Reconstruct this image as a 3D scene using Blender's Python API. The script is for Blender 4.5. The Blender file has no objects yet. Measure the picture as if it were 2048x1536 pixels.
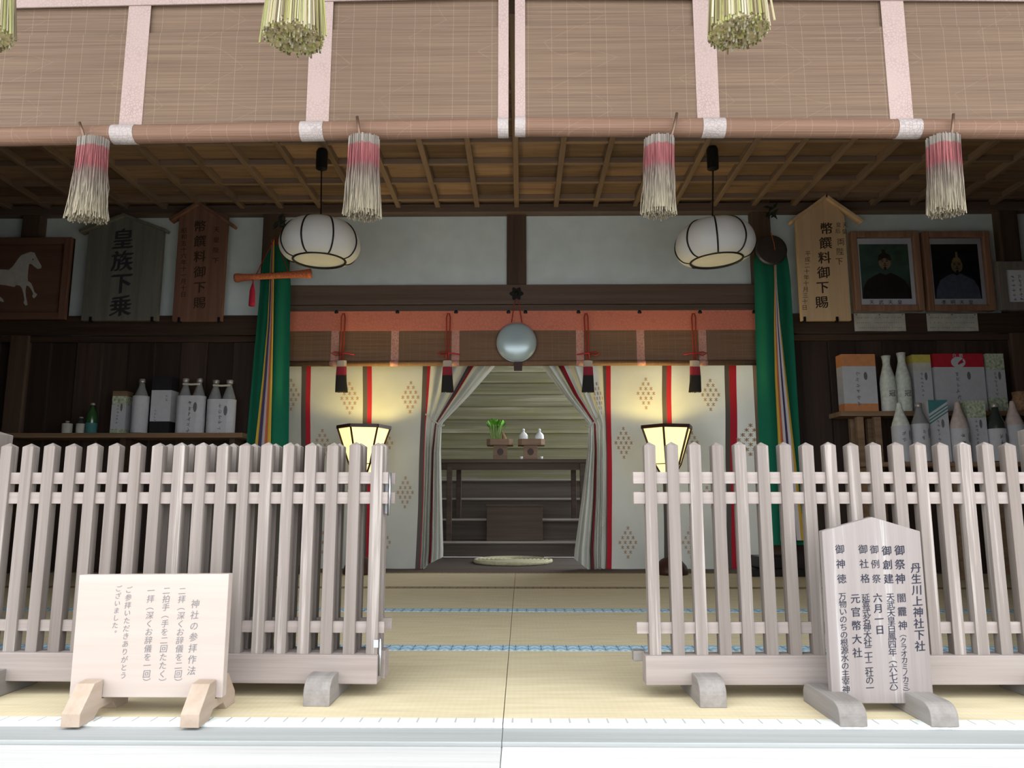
import bpy, math, random
from mathutils import Vector, Matrix
random.seed(7)
PI = math.pi
rad = math.radians
scene = bpy.context.scene
C = scene.collection

# ------------------------------------------------------------------ camera, sky, exposure
F_PX, PITCH, YAW, EYE = 1500.0, rad(8.72), rad(0.73), 0.52
cam_d = bpy.data.cameras.new('camera')
cam_d.sensor_width = 36.0
cam_d.lens = 36.0 * F_PX / 2048.0
cam_d.clip_start = 0.02
cam = bpy.data.objects.new('camera', cam_d)
C.objects.link(cam)
cam.location = (0, 0, EYE)
cam.rotation_euler = (PI / 2 + PITCH, 0, YAW)
scene.camera = cam

world = bpy.data.worlds.new('overcast_sky')
scene.world = world
world.use_nodes = True
bg = world.node_tree.nodes['Background']
bg.inputs['Color'].default_value = (0.95, 0.98, 1.0, 1)
bg.inputs['Strength'].default_value = 1.0
scene.view_settings.view_transform = 'Standard'
scene.view_settings.look = 'None'
scene.view_settings.gamma = 1.0
scene.view_settings.use_curve_mapping = False
scene.view_settings.exposure = 2.12
scene.cycles.max_bounces = 10
scene.cycles.diffuse_bounces = 6
scene.cycles.transparent_max_bounces = 12

_F = Vector((-math.sin(YAW) * math.cos(PITCH), math.cos(YAW) * math.cos(PITCH), math.sin(PITCH)))
_R = Vector((math.cos(YAW), math.sin(YAW), 0))
_U = _R.cross(_F)


def at(px, py, d):
    """point of the place at distance d behind the camera's vertical plane that is seen at pixel (px, py)"""
    r = _F * F_PX + _R * (px - 1024) + _U * (768 - py)
    k = d / r.y
    return Vector((r.x * k, d, EYE + r.z * k))


def metres(p):
    """size in metres of one pixel at the distance of p"""
    return (Vector(p) - Vector((0, 0, EYE))).dot(_F) / F_PX


# ------------------------------------------------------------------ materials
def new_mat(name):
    m = bpy.data.materials.new(name)
    m.use_nodes = True
    nt = m.node_tree
    b = nt.nodes['Principled BSDF']
    b.inputs['Roughness'].default_value = 0.8
    b.inputs['Specular IOR Level'].default_value = 0.25
    return m, nt, b


def nd(nt, t, **kw):
    n = nt.nodes.new(t)
    for k, v in kw.items():
        setattr(n, k, v)
    return n


def plain(name, col, rough=0.8, metal=0.0, spec=0.25, var=0.08, scale=30):
    m, nt, b = new_mat(name)
    b.inputs['Roughness'].default_value = rough
    b.inputs['Metallic'].default_value = metal
    b.inputs['Specular IOR Level'].default_value = spec
    tc = nd(nt, 'ShaderNodeTexCoord')
    no = nd(nt, 'ShaderNodeTexNoise')
    no.inputs['Scale'].default_value = scale
    no.inputs['Detail'].default_value = 4
    nt.links.new(tc.outputs['Object'], no.inputs['Vector'])
    rp = nd(nt, 'ShaderNodeValToRGB')
    a = [max(0, c * (1 - var)) for c in col]
    z = [min(1, c * (1 + var)) for c in col]
    rp.color_ramp.elements[0].position = 0.3
    rp.color_ramp.elements[1].position = 0.7
    rp.color_ramp.elements[0].color = (*a, 1)
    rp.color_ramp.elements[1].color = (*z, 1)
    nt.links.new(no.outputs['Fac'], rp.inputs['Fac'])
    nt.links.new(rp.outputs['Color'], b.inputs['Base Color'])
    return m


def wood(name, c0, c1, axis='X', grain=42.0, along=1.6, rough=0.75, rnd=0.25, bump=0.25, streak=None, moss=None):
    m, nt, b = new_mat(name)
    b.inputs['Roughness'].default_value = rough
    L = nt.links.new
    tc = nd(nt, 'ShaderNodeTexCoord')
    oi = nd(nt, 'ShaderNodeObjectInfo')
    vm = nd(nt, 'ShaderNodeVectorMath', operation='SCALE')
    L(oi.outputs['Random'], vm.inputs['Scale'])
    vm.inputs[0].default_value = (13.1, 7.7, 9.3)
    va = nd(nt, 'ShaderNodeVectorMath', operation='ADD')
    L(tc.outputs['Object'], va.inputs[0])
    L(vm.outputs[0], va.inputs[1])
    mp = nd(nt, 'ShaderNodeMapping')
    s = {'X': (along, grain, grain), 'Y': (grain, along, grain), 'Z': (grain, grain, along)}[axis]
    mp.inputs['Scale'].default_value = s
    L(va.outputs[0], mp.inputs['Vector'])
    no = nd(nt, 'ShaderNodeTexNoise')
    no.inputs['Scale'].default_value = 1.0
    no.inputs['Detail'].default_value = 8
    no.inputs['Roughness'].default_value = 0.65
    L(mp.outputs['Vector'], no.inputs['Vector'])
    no2 = nd(nt, 'ShaderNodeTexNoise')
    no2.inputs['Scale'].default_value = 0.12
    no2.inputs['Detail'].default_value = 3
    no2.inputs['Distortion'].default_value = 1.5
    L(mp.outputs['Vector'], no2.inputs['Vector'])
    mx = nd(nt, 'ShaderNodeMath', operation='MULTIPLY_ADD')
    L(no2.outputs['Fac'], mx.inputs[0])
    mx.inputs[1].default_value = 0.6
    L(no.outputs['Fac'], mx.inputs[2])
    rp = nd(nt, 'ShaderNodeValToRGB')
    e = rp.color_ramp.elements
    e[0].position, e[1].position = 0.55, 1.0
    e[0].color, e[1].color = (*c0, 1), (*c1, 1)
    if streak:
        k = rp.color_ramp.elements.new(1.0)
        e[1].position = 0.9
        k.position = 0.99
        k.color = (*streak, 1)
    L(mx.outputs[0], rp.inputs['Fac'])
    hs = nd(nt, 'ShaderNodeHueSaturation')
    mr = nd(nt, 'ShaderNodeMapRange')
    mr.inputs['To Min'].default_value = 1 - rnd
    mr.inputs['To Max'].default_value = 1 + rnd
    L(oi.outputs['Random'], mr.inputs['Value'])
    L(mr.outputs['Result'], hs.inputs['Value'])
    L(rp.outputs['Color'], hs.inputs['Color'])
    outc = hs.outputs['Color']
    if moss:
        m1 = nd(nt, 'ShaderNodeMapping')
        m1.inputs['Scale'].default_value = (1.3, 3.0, 9.0)
        L(va.outputs[0], m1.inputs['Vector'])
        n3 = nd(nt, 'ShaderNodeTexNoise')
        n3.inputs['Scale'].default_value = 1.6
        n3.inputs['Detail'].default_value = 5
        L(m1.outputs['Vector'], n3.inputs['Vector'])
        mr2 = nd(nt, 'ShaderNodeMapRange')
        mr2.inputs['From Min'].default_value = 0.48
        mr2.inputs['From Max'].default_value = 0.72
        mr2.inputs['To Max'].default_value = 0.45
        L(n3.outputs['Fac'], mr2.inputs['Value'])
        outc = mixcol(nt, mr2.outputs['Result'], outc, moss)
    L(outc, b.inputs['Base Color'])
    if bump:
        bp = nd(nt, 'ShaderNodeBump')
        bp.inputs['Strength'].default_value = bump
        bp.inputs['Distance'].default_value = 0.002
        L(no.outputs['Fac'], bp.inputs['Height'])
        L(bp.outputs['Normal'], b.inputs['Normal'])
    return m


def math_node(nt, op, a, b=None, c=None):
    n = nd(nt, 'ShaderNodeMath', operation=op)
    for i, x in enumerate((a, b, c)):
        if x is None:
            continue
        if isinstance(x, (int, float)):
            n.inputs[i].default_value = x
        else:
            nt.links.new(x, n.inputs[i])
    return n.outputs[0]


def mixcol(nt, fac, a, b):
    n = nd(nt, 'ShaderNodeMix', data_type='RGBA')
    for sock, x in ((n.inputs[0], fac), (n.inputs[6], a), (n.inputs[7], b)):
        if isinstance(x, (int, float)):
            sock.default_value = x
        elif isinstance(x, tuple):
            sock.default_value = (*x, 1)
        else:
            nt.links.new(x, sock)
    return n.outputs[2]


def bamboo(name, c0, c1, light, slat=260.0, see=0.0):
    """fine split-bamboo blind: slats along X, node marks running in zigzags, thread lines"""
    m, nt, b = new_mat(name)
    b.inputs['Roughness'].default_value = 0.6
    L = nt.links.new
    tc = nd(nt, 'ShaderNodeTexCoord')
    sp = nd(nt, 'ShaderNodeSeparateXYZ')
    L(tc.outputs['Object'], sp.inputs[0])
    mp = nd(nt, 'ShaderNodeMapping')
    mp.inputs['Scale'].default_value = (2.2, 30, slat)
    L(tc.outputs['Object'], mp.inputs['Vector'])
    no = nd(nt, 'ShaderNodeTexNoise')
    no.inputs['Scale'].default_value = 1.0
    no.inputs['Detail'].default_value = 5
    L(mp.outputs['Vector'], no.inputs['Vector'])
    rp = nd(nt, 'ShaderNodeValToRGB')
    e = rp.color_ramp.elements
    e[0].position, e[1].position = 0.32, 0.72
    e[0].color, e[1].color = (*c0, 1), (*c1, 1)
    L(no.outputs['Fac'], rp.inputs['Fac'])
    z = sp.outputs['Z']
    x = sp.outputs['X']
    big = nd(nt, 'ShaderNodeTexNoise')
    big.inputs['Scale'].default_value = 2.5
    big.inputs['Detail'].default_value = 1
    L(tc.outputs['Object'], big.inputs['Vector'])
    tri = math_node(nt, 'PINGPONG', math_node(nt, 'MULTIPLY_ADD', big.outputs['Fac'], 0.25, z), 0.085)
    u = math_node(nt, 'MULTIPLY_ADD', tri, 1.9, math_node(nt, 'MULTIPLY_ADD', big.outputs['Fac'], 0.55, x))
    f = math_node(nt, 'PINGPONG', u, 0.165)
    jag = math_node(nt, 'MULTIPLY_ADD', no.outputs['Fac'], 0.012, f)
    chev = math_node(nt, 'LESS_THAN', jag, 0.0082)
    col = mixcol(nt, math_node(nt, 'MULTIPLY', chev, math_node(nt, 'MULTIPLY_ADD', no.outputs['Fac'], 1.3, -0.42)), rp.outputs['Color'], light)
    tw = math_node(nt, 'PINGPONG', x, 0.062)
    th = math_node(nt, 'LESS_THAN', math_node(nt, 'ABSOLUTE', math_node(nt, 'SUBTRACT', tw, 0.025)), 0.0007)
    col = mixcol(nt, math_node(nt, 'MULTIPLY', th, 0.5), col, light)
    L(col, b.inputs['Base Color'])
    bp = nd(nt, 'ShaderNodeBump')
    bp.inputs['Strength'].default_value = 0.3
    bp.inputs['Distance'].default_value = 0.002
    L(no.outputs['Fac'], bp.inputs['Height'])
    L(bp.outputs['Normal'], b.inputs['Normal'])
    if see:
        tr = nd(nt, 'ShaderNodeBsdfTransparent')
        ms = nd(nt, 'ShaderNodeMixShader')
        ms.inputs[0].default_value = see
        L(b.outputs[0], ms.inputs[1])
        L(tr.outputs[0], ms.inputs[2])
        L(ms.outputs[0], nt.nodes['Material Output'].inputs['Surface'])
    return m


def brocade(name, c0, c1, scale=60.0):
    m, nt, b = new_mat(name)
    b.inputs['Roughness'].default_value = 0.55
    L = nt.links.new
    tc = nd(nt, 'ShaderNodeTexCoord')
    vo = nd(nt, 'ShaderNodeTexVoronoi', feature='DISTANCE_TO_EDGE')
    vo.inputs['Scale'].default_value = scale
    L(tc.outputs['Object'], vo.inputs['Vector'])
    ln = math_node(nt, 'LESS_THAN', vo.outputs['Distance'], 0.09)
    no = nd(nt, 'ShaderNodeTexNoise')
    no.inputs['Scale'].default_value = 9
    L(tc.outputs['Object'], no.inputs['Vector'])
    f = math_node(nt, 'MULTIPLY', ln, math_node(nt, 'MULTIPLY_ADD', no.outputs['Fac'], 1.6, -0.3))
    L(mixcol(nt, f, c0, c1), b.inputs['Base Color'])
    return m


def zramp(name, stops, rough=0.85, noise=0.0, strand=False):
    """colour along the thing's own height (dyed yarn, printed cartons)"""
    m, nt, b = new_mat(name)
    b.inputs['Roughness'].default_value = rough
    L = nt.links.new
    tc = nd(nt, 'ShaderNodeTexCoord')
    sp = nd(nt, 'ShaderNodeSeparateXYZ')
    L(tc.outputs['Generated'], sp.inputs[0])
    v = sp.outputs['Z']
    if noise:
        no = nd(nt, 'ShaderNodeTexNoise')
        no.inputs['Scale'].default_value = 14
        L(tc.outputs['Generated'], no.inputs['Vector'])
        v = math_node(nt, 'ADD', v, math_node(nt, 'MULTIPLY_ADD', no.outputs['Fac'], noise, -noise / 2))
    rp = nd(nt, 'ShaderNodeValToRGB')
    els = rp.color_ramp.elements
    while len(els) > 1:
        els.remove(els[-1])
    els[0].position = stops[0][0]
    els[0].color = (*stops[0][1], 1)
    for p, c in stops[1:]:
        k = els.new(p)
        k.color = (*c, 1)
    L(v, rp.inputs['Fac'])
    outc = rp.outputs['Color']
    if strand:
        m1 = nd(nt, 'ShaderNodeMapping')
        m1.inputs['Scale'].default_value = (34, 34, 1.5)
        L(tc.outputs['Generated'], m1.inputs['Vector'])
        n3 = nd(nt, 'ShaderNodeTexNoise')
        n3.inputs['Scale'].default_value = 1.0
        n3.inputs['Detail'].default_value = 2
        L(m1.outputs['Vector'], n3.inputs['Vector'])
        mr2 = nd(nt, 'ShaderNodeMapRange')
        mr2.inputs['From Min'].default_value = 0.3
        mr2.inputs['From Max'].default_value = 0.7
        mr2.inputs['To Min'].default_value = 0.45
        mr2.inputs['To Max'].default_value = 1.35
        L(n3.outputs['Fac'], mr2.inputs['Value'])
        hs = nd(nt, 'ShaderNodeHueSaturation')
        L(mr2.outputs['Result'], hs.inputs['Value'])
        L(outc, hs.inputs['Color'])
        outc = hs.outputs['Color']
    L(outc, b.inputs['Base Color'])
    return m


def cloth(name, col, trans=0.25):
    m, nt, b = new_mat(name)
    b.inputs['Roughness'].default_value = 0.9
    L = nt.links.new
    tc = nd(nt, 'ShaderNodeTexCoord')
    no = nd(nt, 'ShaderNodeTexNoise')
    no.inputs['Scale'].default_value = 6
    no.inputs['Detail'].default_value = 5
    L(tc.outputs['Object'], no.inputs['Vector'])
    c = mixcol(nt, no.outputs['Fac'], tuple(x * 0.9 for x in col), tuple(min(1, x * 1.08) for x in col))
    L(c, b.inputs['Base Color'])
    tl = nd(nt, 'ShaderNodeBsdfTranslucent')
    L(c, tl.inputs['Color'])
    ms = nd(nt, 'ShaderNodeMixShader')
    ms.inputs[0].default_value = trans
    L(b.outputs[0], ms.inputs[1])
    L(tl.outputs[0], ms.inputs[2])
    L(ms.outputs[0], nt.nodes['Material Output'].inputs['Surface'])
    return m


def attr_mat(name, rough=0.8):
    m, nt, b = new_mat(name)
    b.inputs['Roughness'].default_value = rough
    a = nd(nt, 'ShaderNodeAttribute', attribute_name='tint')
    nt.links.new(a.outputs['Color'], b.inputs['Base Color'])
    return m


def glow(name, col, strength, base=None):
    m, nt, b = new_mat(name)
    b.inputs['Base Color'].default_value = (*(base or col), 1)
    b.inputs['Emission Color'].default_value = (*col, 1)
    b.inputs['Emission Strength'].default_value = strength
    return m


def pane_mat(name):
    m, nt, b = new_mat(name)
    tr = nd(nt, 'ShaderNodeBsdfTransparent')
    gl = nd(nt, 'ShaderNodeBsdfGlossy')
    gl.inputs['Roughness'].default_value = 0.03
    fr = nd(nt, 'ShaderNodeFresnel')
    fr.inputs['IOR'].default_value = 1.45
    ms = nd(nt, 'ShaderNodeMixShader')
    nt.links.new(fr.outputs[0], ms.inputs[0])
    nt.links.new(tr.outputs[0], ms.inputs[1])
    nt.links.new(gl.outputs[0], ms.inputs[2])
    nt.links.new(ms.outputs[0], nt.nodes['Material Output'].inputs['Surface'])
    return m


def tatami_mat_material():
    m, nt, b = new_mat('tatami_rush')
    L = nt.links.new
    b.inputs['Roughness'].default_value = 0.65
    tc = nd(nt, 'ShaderNodeTexCoord')
    sp = nd(nt, 'ShaderNodeSeparateXYZ')
    L(tc.outputs['Object'], sp.inputs[0])
    sx = math_node(nt, 'SINE', math_node(nt, 'MULTIPLY', sp.outputs['X'], 2 * PI / 0.0165))
    sy = math_node(nt, 'SINE', math_node(nt, 'MULTIPLY', sp.outputs['Y'], 2 * PI / 0.006))
    w = math_node(nt, 'MULTIPLY_ADD', sx, 0.25, math_node(nt, 'MULTIPLY', sy, 0.2))
    no = nd(nt, 'ShaderNodeTexNoise')
    mp = nd(nt, 'ShaderNodeMapping')
    mp.inputs['Scale'].default_value = (2, 14, 2)
    L(tc.outputs['Object'], mp.inputs['Vector'])
    L(mp.outputs['Vector'], no.inputs['Vector'])
    no.inputs['Scale'].default_value = 3
    no.inputs['Detail'].default_value = 6
    f = math_node(nt, 'MULTIPLY_ADD', w, 0.12, no.outputs['Fac'])
    rp = nd(nt, 'ShaderNodeValToRGB')
    rp.color_ramp.elements[0].position = 0.2
    rp.color_ramp.elements[1].position = 0.85
    rp.color_ramp.elements[0].color = (0.50, 0.425, 0.27, 1)
    rp.color_ramp.elements[1].color = (0.64, 0.565, 0.395, 1)
    L(f, rp.inputs['Fac'])
    L(rp.outputs['Color'], b.inputs['Base Color'])
    bp = nd(nt, 'ShaderNodeBump')
    bp.inputs['Strength'].default_value = 0.2
    bp.inputs['Distance'].default_value = 0.001
    L(w, bp.inputs['Height'])
    L(bp.outputs['Normal'], b.inputs['Normal'])
    return m


def border_material(name, c0, c1, dark):
    """tatami edging: pale scallops with a small dark mark where they meet"""
    m, nt, b = new_mat(name)
    L = nt.links.new
    tc = nd(nt, 'ShaderNodeTexCoord')
    sp = nd(nt, 'ShaderNodeSeparateXYZ')
    L(tc.outputs['Object'], sp.inputs[0])
    gp = nd(nt, 'ShaderNodeSeparateXYZ')
    L(tc.outputs['Generated'], gp.inputs[0])
    h = math_node(nt, 'PINGPONG', sp.outputs['X'], 0.0225)
    xx = math_node(nt, 'DIVIDE', h, 0.0225)
    yy = gp.outputs['Y']
    arc = math_node(nt, 'SQRT', math_node(nt, 'ADD', math_node(nt, 'MULTIPLY', xx, xx), math_node(nt, 'MULTIPLY', yy, yy)))
    ring = math_node(nt, 'PINGPONG', math_node(nt, 'MULTIPLY', arc, 2.2), 1.0)
    col = mixcol(nt, ring, c0, c1)
    mark = math_node(nt, 'MULTIPLY', math_node(nt, 'GREATER_THAN', xx, 0.9), math_node(nt, 'GREATER_THAN', yy, 0.25))
    col = mixcol(nt, math_node(nt, 'MULTIPLY', mark, 0.8), col, dark)
    L(col, b.inputs['Base Color'])
    return m


M = {}
M['picket'] = wood('weathered_picket_wood', (0.139, 0.113, 0.101), (0.202, 0.174, 0.158), 'Z', 60, 1.4, rnd=0.08, streak=(0.309, 0.273, 0.253))
M['rail'] = wood('weathered_rail_wood', (0.212, 0.173, 0.158), (0.295, 0.256, 0.240), 'X', 60, 1.4, rnd=0.06)
M['foot'] = wood('weathered_foot_wood', (0.163, 0.145, 0.134), (0.238, 0.222, 0.209), 'Y', 55, 3, rnd=0.05)
M['threshold'] = wood('bleached_threshold_wood', (0.42, 0.42, 0.415), (0.60, 0.60, 0.595), 'X', 26, 0.9, rnd=0.02, bump=0.5)
M['threshold_grey'] = wood('grey_threshold_wood', (0.25, 0.26, 0.26), (0.35, 0.365, 0.365), 'X', 26, 0.9, rnd=0.02, bump=0.5)
M['sign_pale'] = wood('pale_sign_wood', (0.348, 0.287, 0.255), (0.393, 0.336, 0.304), 'X', 24, 0.8, rnd=0.03, bump=0.05)
M['sign_foot'] = wood('pale_sign_foot_wood', (0.290, 0.220, 0.167), (0.378, 0.304, 0.246), 'Y', 34, 2.5, rnd=0.03)
M['sign_grey'] = wood('grey_sign_wood', (0.176, 0.148, 0.139), (0.238, 0.211, 0.204), 'Z', 30, 0.9, rnd=0.03, streak=(0.370, 0.352, 0.343))
M['dark'] = wood('dark_stained_wood', (0.035, 0.020, 0.014), (0.075, 0.045, 0.032), 'X', 30, 1.2, rough=0.55)
M['darkv'] = wood('dark_stained_board', (0.028, 0.018, 0.015), (0.060, 0.038, 0.030), 'Z', 26, 1.0, rough=0.6, rnd=0.35)
M['post'] = wood('brown_post_wood', (0.07, 0.042, 0.030), (0.13, 0.085, 0.06), 'Z', 28, 1.0, rough=0.5, rnd=0.1)
M['beam'] = wood('brown_beam_wood', (0.085, 0.055, 0.040), (0.16, 0.11, 0.085), 'X', 24, 0.9, rough=0.5, rnd=0.1)
M['ceil'] = wood('ceiling_panel_wood', (0.135, 0.078, 0.050), (0.285, 0.185, 0.118), 'X', 22, 2.0, rnd=0.42)
M['rib'] = wood('ceiling_rib_wood', (0.15, 0.098, 0.068), (0.24, 0.165, 0.12), 'Y', 30, 1.0, rnd=0.12)
M['ribx'] = wood('ceiling_cross_rib_wood', (0.17, 0.11, 0.074), (0.26, 0.18, 0.128), 'X', 30, 1.0, rnd=0.12)
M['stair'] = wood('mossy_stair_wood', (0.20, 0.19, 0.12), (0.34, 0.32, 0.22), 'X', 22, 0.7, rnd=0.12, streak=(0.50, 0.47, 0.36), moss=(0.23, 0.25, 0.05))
M['stairlow'] = wood('shaded_stair_wood', (0.075, 0.06, 0.05), (0.14, 0.115, 0.098), 'X', 22, 0.7, rnd=0.1)  # dark colour carries the shade over the lowest steps
M['lit_edge_strip'] = wood('lit_edge_nosing_paint', (0.36, 0.31, 0.28), (0.50, 0.45, 0.42), 'X', 22, 0.7, rnd=0.05)  # light on the tread edges put into a pale colour
M['altar'] = wood('altar_table_wood', (0.065, 0.045, 0.036), (0.115, 0.083, 0.066), 'X', 26, 1.0, rnd=0.08)
M['cypress'] = wood('cypress_offering_wood', (0.210, 0.133, 0.091), (0.294, 0.196, 0.140), 'X', 40, 2.0, rnd=0.06)
M['plaque_new'] = wood('new_plaque_wood', (0.56, 0.37, 0.20), (0.70, 0.50, 0.30), 'Z', 22, 0.7, rnd=0.02, bump=0.05)
M['plaque_grey'] = wood('grey_plaque_wood', (0.12, 0.115, 0.095), (0.20, 0.19, 0.16), 'Z', 20, 1.0, rnd=0.02)
M['plaque_red'] = wood('red_brown_plaque_wood', (0.14, 0.065, 0.045), (0.23, 0.12, 0.085), 'Z', 22, 1.0, rnd=0.02)
M['ema'] = wood('horse_plaque_wood', (0.12, 0.058, 0.038), (0.19, 0.098, 0.066), 'X', 14, 1.0, rnd=0.02)
M['frame'] = wood('picture_frame_wood', (0.20, 0.10, 0.06), (0.34, 0.19, 0.12), 'Z', 36, 1.2, rnd=0.06, rough=0.5)
M['frame_grey'] = wood('grey_frame_wood', (0.16, 0.135, 0.12), (0.25, 0.22, 0.20), 'Z', 36, 1.2, rnd=0.04)
M['shelf'] = wood('shelf_wood', (0.16, 0.095, 0.055), (0.28, 0.18, 0.11), 'X', 30, 1.0, rnd=0.08)
M['blind'] = bamboo('bamboo_blind_slats', (0.097, 0.060, 0.039), (0.163, 0.109, 0.073), (0.238, 0.176, 0.128))
M['blind_roll'] = bamboo('bamboo_blind_roll', (0.128, 0.069, 0.046), (0.180, 0.107, 0.073), (0.255, 0.180, 0.136))
M['blind_back'] = bamboo('inner_bamboo_blind', (0.15, 0.08, 0.045), (0.25, 0.145, 0.085), (0.36, 0.24, 0.16), see=0.10)
M['band'] = brocade('pink_brocade', (0.334, 0.251, 0.231), (0.255, 0.185, 0.172), 100)
M['band_white'] = brocade('white_brocade', (0.326, 0.286, 0.275), (0.211, 0.176, 0.172), 85)
M['band_red'] = brocade('orange_brocade', (0.62, 0.20, 0.13), (0.52, 0.15, 0.10), 40)
M['band_small'] = brocade('dull_pink_brocade', (0.46, 0.22, 0.17), (0.62, 0.36, 0.30), 40)
M['tassel'] = zramp('dyed_tassel_yarn', [(0.0, (0.220, 0.189, 0.132)), (0.40, (0.167, 0.141, 0.110)), (0.58, (0.132, 0.088, 0.077)), (0.66, (0.194, 0.057, 0.062)), (0.885, (0.220, 0.075, 0.077)), (0.895, (0.194, 0.172, 0.150)), (1.0, (0.211, 0.185, 0.163))], noise=0.06, strand=True)
M['tassel_dark'] = zramp('black_red_tassel', [(0.0, (0.02, 0.018, 0.018)), (0.52, (0.022, 0.018, 0.018)), (0.55, (0.24, 0.02, 0.035)), (0.80, (0.26, 0.025, 0.04)), (0.82, (0.42, 0.35, 0.29)), (1.0, (0.46, 0.39, 0.32))])
M['red_cord'] = plain('red_cord', (0.30, 0.035, 0.022))
M['crimson'] = plain('crimson_silk', (0.45, 0.02, 0.05))
M['straw'] = attr_mat('rice_straw', 0.7)
M['rope'] = plain('straw_rope', (0.315, 0.266, 0.140), var=0.3, scale=60)
M['iron'] = plain('blackened_iron', (0.022, 0.02, 0.02), 0.45, 0.6)
M['hook'] = plain('bronze_hook', (0.16, 0.10, 0.07), 0.4, 0.7)
M['steel'] = plain('polished_steel', (0.42, 0.43, 0.46), 0.4, 1.0, var=0.03)
M['plaster'] = plain('white_plaster', (0.72, 0.80, 0.80), 0.9, var=0.05, scale=7)
M['paper'] = cloth('shade_paper', (0.90, 0.91, 0.93), 0.28)
M['lamp_paper'] = glow('lit_lamp_paper', (1.0, 0.76, 0.24), 0.36, (0.8, 0.75, 0.55))
M['black'] = plain('black_lacquer', (0.012, 0.011, 0.011), 0.35)
M['lamp_wood'] = plain('dark_brown_lacquer', (0.045, 0.018, 0.012), 0.4)
M['curtain'] = cloth('cream_curtain_cloth', (0.52, 0.53, 0.485), 0.22)
M['stripe_grey'] = cloth('grey_curtain_stripe', (0.10, 0.085, 0.08), 0.1)
M['stripe_red'] = cloth('red_curtain_stripe', (0.42, 0.02, 0.035), 0.15)
M['crest'] = plain('brown_crest_print', (0.36, 0.235, 0.15), 0.95)
M['green'] = cloth('green_silk', (0.009, 0.15, 0.085), 0.12)
M['yellow'] = cloth('yellow_silk', (0.62, 0.40, 0.06), 0.1)
M['navy'] = cloth('purple_silk', (0.06, 0.045, 0.11), 0.1)
M['lilac'] = cloth('white_silk', (0.55, 0.50, 0.52), 0.1)
M['orange'] = cloth('orange_silk', (0.52, 0.15, 0.07), 0.1)
M['sword'] = brocade('orange_gold_brocade', (0.46, 0.11, 0.05), (0.62, 0.28, 0.12), 55)
M['mirror'] = plain('polished_mirror_metal', (0.42, 0.53, 0.58), 0.28, 0.25, 0.6, var=0.04, scale=9)
M['dullmirror'] = plain('dark_bronze_mirror', (0.10, 0.085, 0.075), 0.4, 0.7, 0.5)
M['ink'] = plain('black_ink', (0.035, 0.033, 0.04), 0.8)
M['ink_grey'] = plain('grey_ink', (0.14, 0.14, 0.15), 0.8)
M['ink_brown'] = plain('brown_black_ink', (0.05, 0.028, 0.016), 0.8)
M['ink_blue'] = plain('blue_black_ink', (0.018, 0.018, 0.032), 0.8)
M['faint'] = plain('faded_ink', (0.22, 0.21, 0.23), 0.9)
M['white_paper'] = plain('white_wrapping_paper', (0.50, 0.50, 0.53), 0.85, var=0.05)
M['note_paper'] = plain('aged_note_paper', (0.50, 0.48, 0.42), 0.9, var=0.15, scale=14)
M['mount'] = plain('pale_picture_mount', (0.74, 0.73, 0.78), 0.85, var=0.03)
M['horse'] = plain('white_horse_paint', (0.56, 0.54, 0.49), 0.9)
M['orange_card'] = plain('orange_carton', (0.58, 0.24, 0.10), 0.7)
M['yellow_card'] = plain('yellow_carton', (0.56, 0.46, 0.10), 0.7)
M['red_card'] = plain('red_carton', (0.45, 0.02, 0.035), 0.7)
M['teal_card'] = plain('teal_carton', (0.06, 0.20, 0.20), 0.7)
M['black_card'] = plain('black_carton', (0.018, 0.018, 0.02), 0.6)
M['flower_card'] = plain('pale_green_flower_carton', (0.42, 0.47, 0.34), 0.8, var=0.45, scale=55)
M['wrap_green'] = plain('green_tinged_wrapping_paper', (0.60, 0.63, 0.56), 0.85, var=0.16, scale=40)
M['wrap_pink'] = plain('pink_tinged_wrapping_paper', (0.52, 0.42, 0.38), 0.85, var=0.12, scale=40)
M['glass_dark'] = plain('dark_bottle_glass', (0.035, 0.045, 0.04), 0.15, 0, 0.6)
M['glass_grey'] = plain('clear_grey_bottle_glass', (0.24, 0.25, 0.25), 0.15, 0, 0.6)
M['glass_green'] = plain('green_bottle_glass', (0.03, 0.09, 0.03), 0.15, 0, 0.6)
M['cap'] = plain('foil_cap', (0.45, 0.42, 0.40), 0.4, 0.5)
M['string'] = plain('twine', (0.62, 0.58, 0.44), 0.9)
M['porcelain'] = plain('white_porcelain', (0.78, 0.80, 0.82), 0.18, 0, 0.5, var=0.02)
M['leaf'] = plain('fresh_green_leaf', (0.14, 0.42, 0.03), 0.5, var=0.45, scale=60)
M['stem'] = plain('pale_green_stem', (0.28, 0.42, 0.14), 0.5, var=0.25)
M['root'] = plain('brown_root_skin', (0.30, 0.20, 0.11), 0.8, var=0.3, scale=90)
M['sprig'] = plain('dark_evergreen_leaf', (0.02, 0.028, 0.016), 0.5)
M['mat_straw'] = wood('woven_straw_mat', (0.38, 0.35, 0.21), (0.60, 0.57, 0.40), 'X', 60, 20, rnd=0.05)
M['tatami'] = tatami_mat_material()
M['heri_blue'] = border_material('blue_tatami_edging', (0.20, 0.36, 0.50), (0.50, 0.66, 0.74), (0.05, 0.09, 0.14))
M['heri_overexposed'] = border_material('overexposed_tatami_edging', (0.62, 0.66, 0.64), (0.80, 0.82, 0.80), (0.25, 0.28, 0.27))  # front edging only: its overexposure painted in as a paler colour
M['heri_brown'] = border_material('brown_tatami_edging', (0.22, 0.16, 0.09), (0.30, 0.23, 0.15), (0.09, 0.06, 0.04))
M['pic_green'] = plain('painting_green_ground', (0.06, 0.125, 0.10), 0.6, var=0.3, scale=8)
M['pic_blue'] = plain('painting_dark_blue_ground', (0.012, 0.018, 0.032), 0.6, var=0.3, scale=8)
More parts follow.
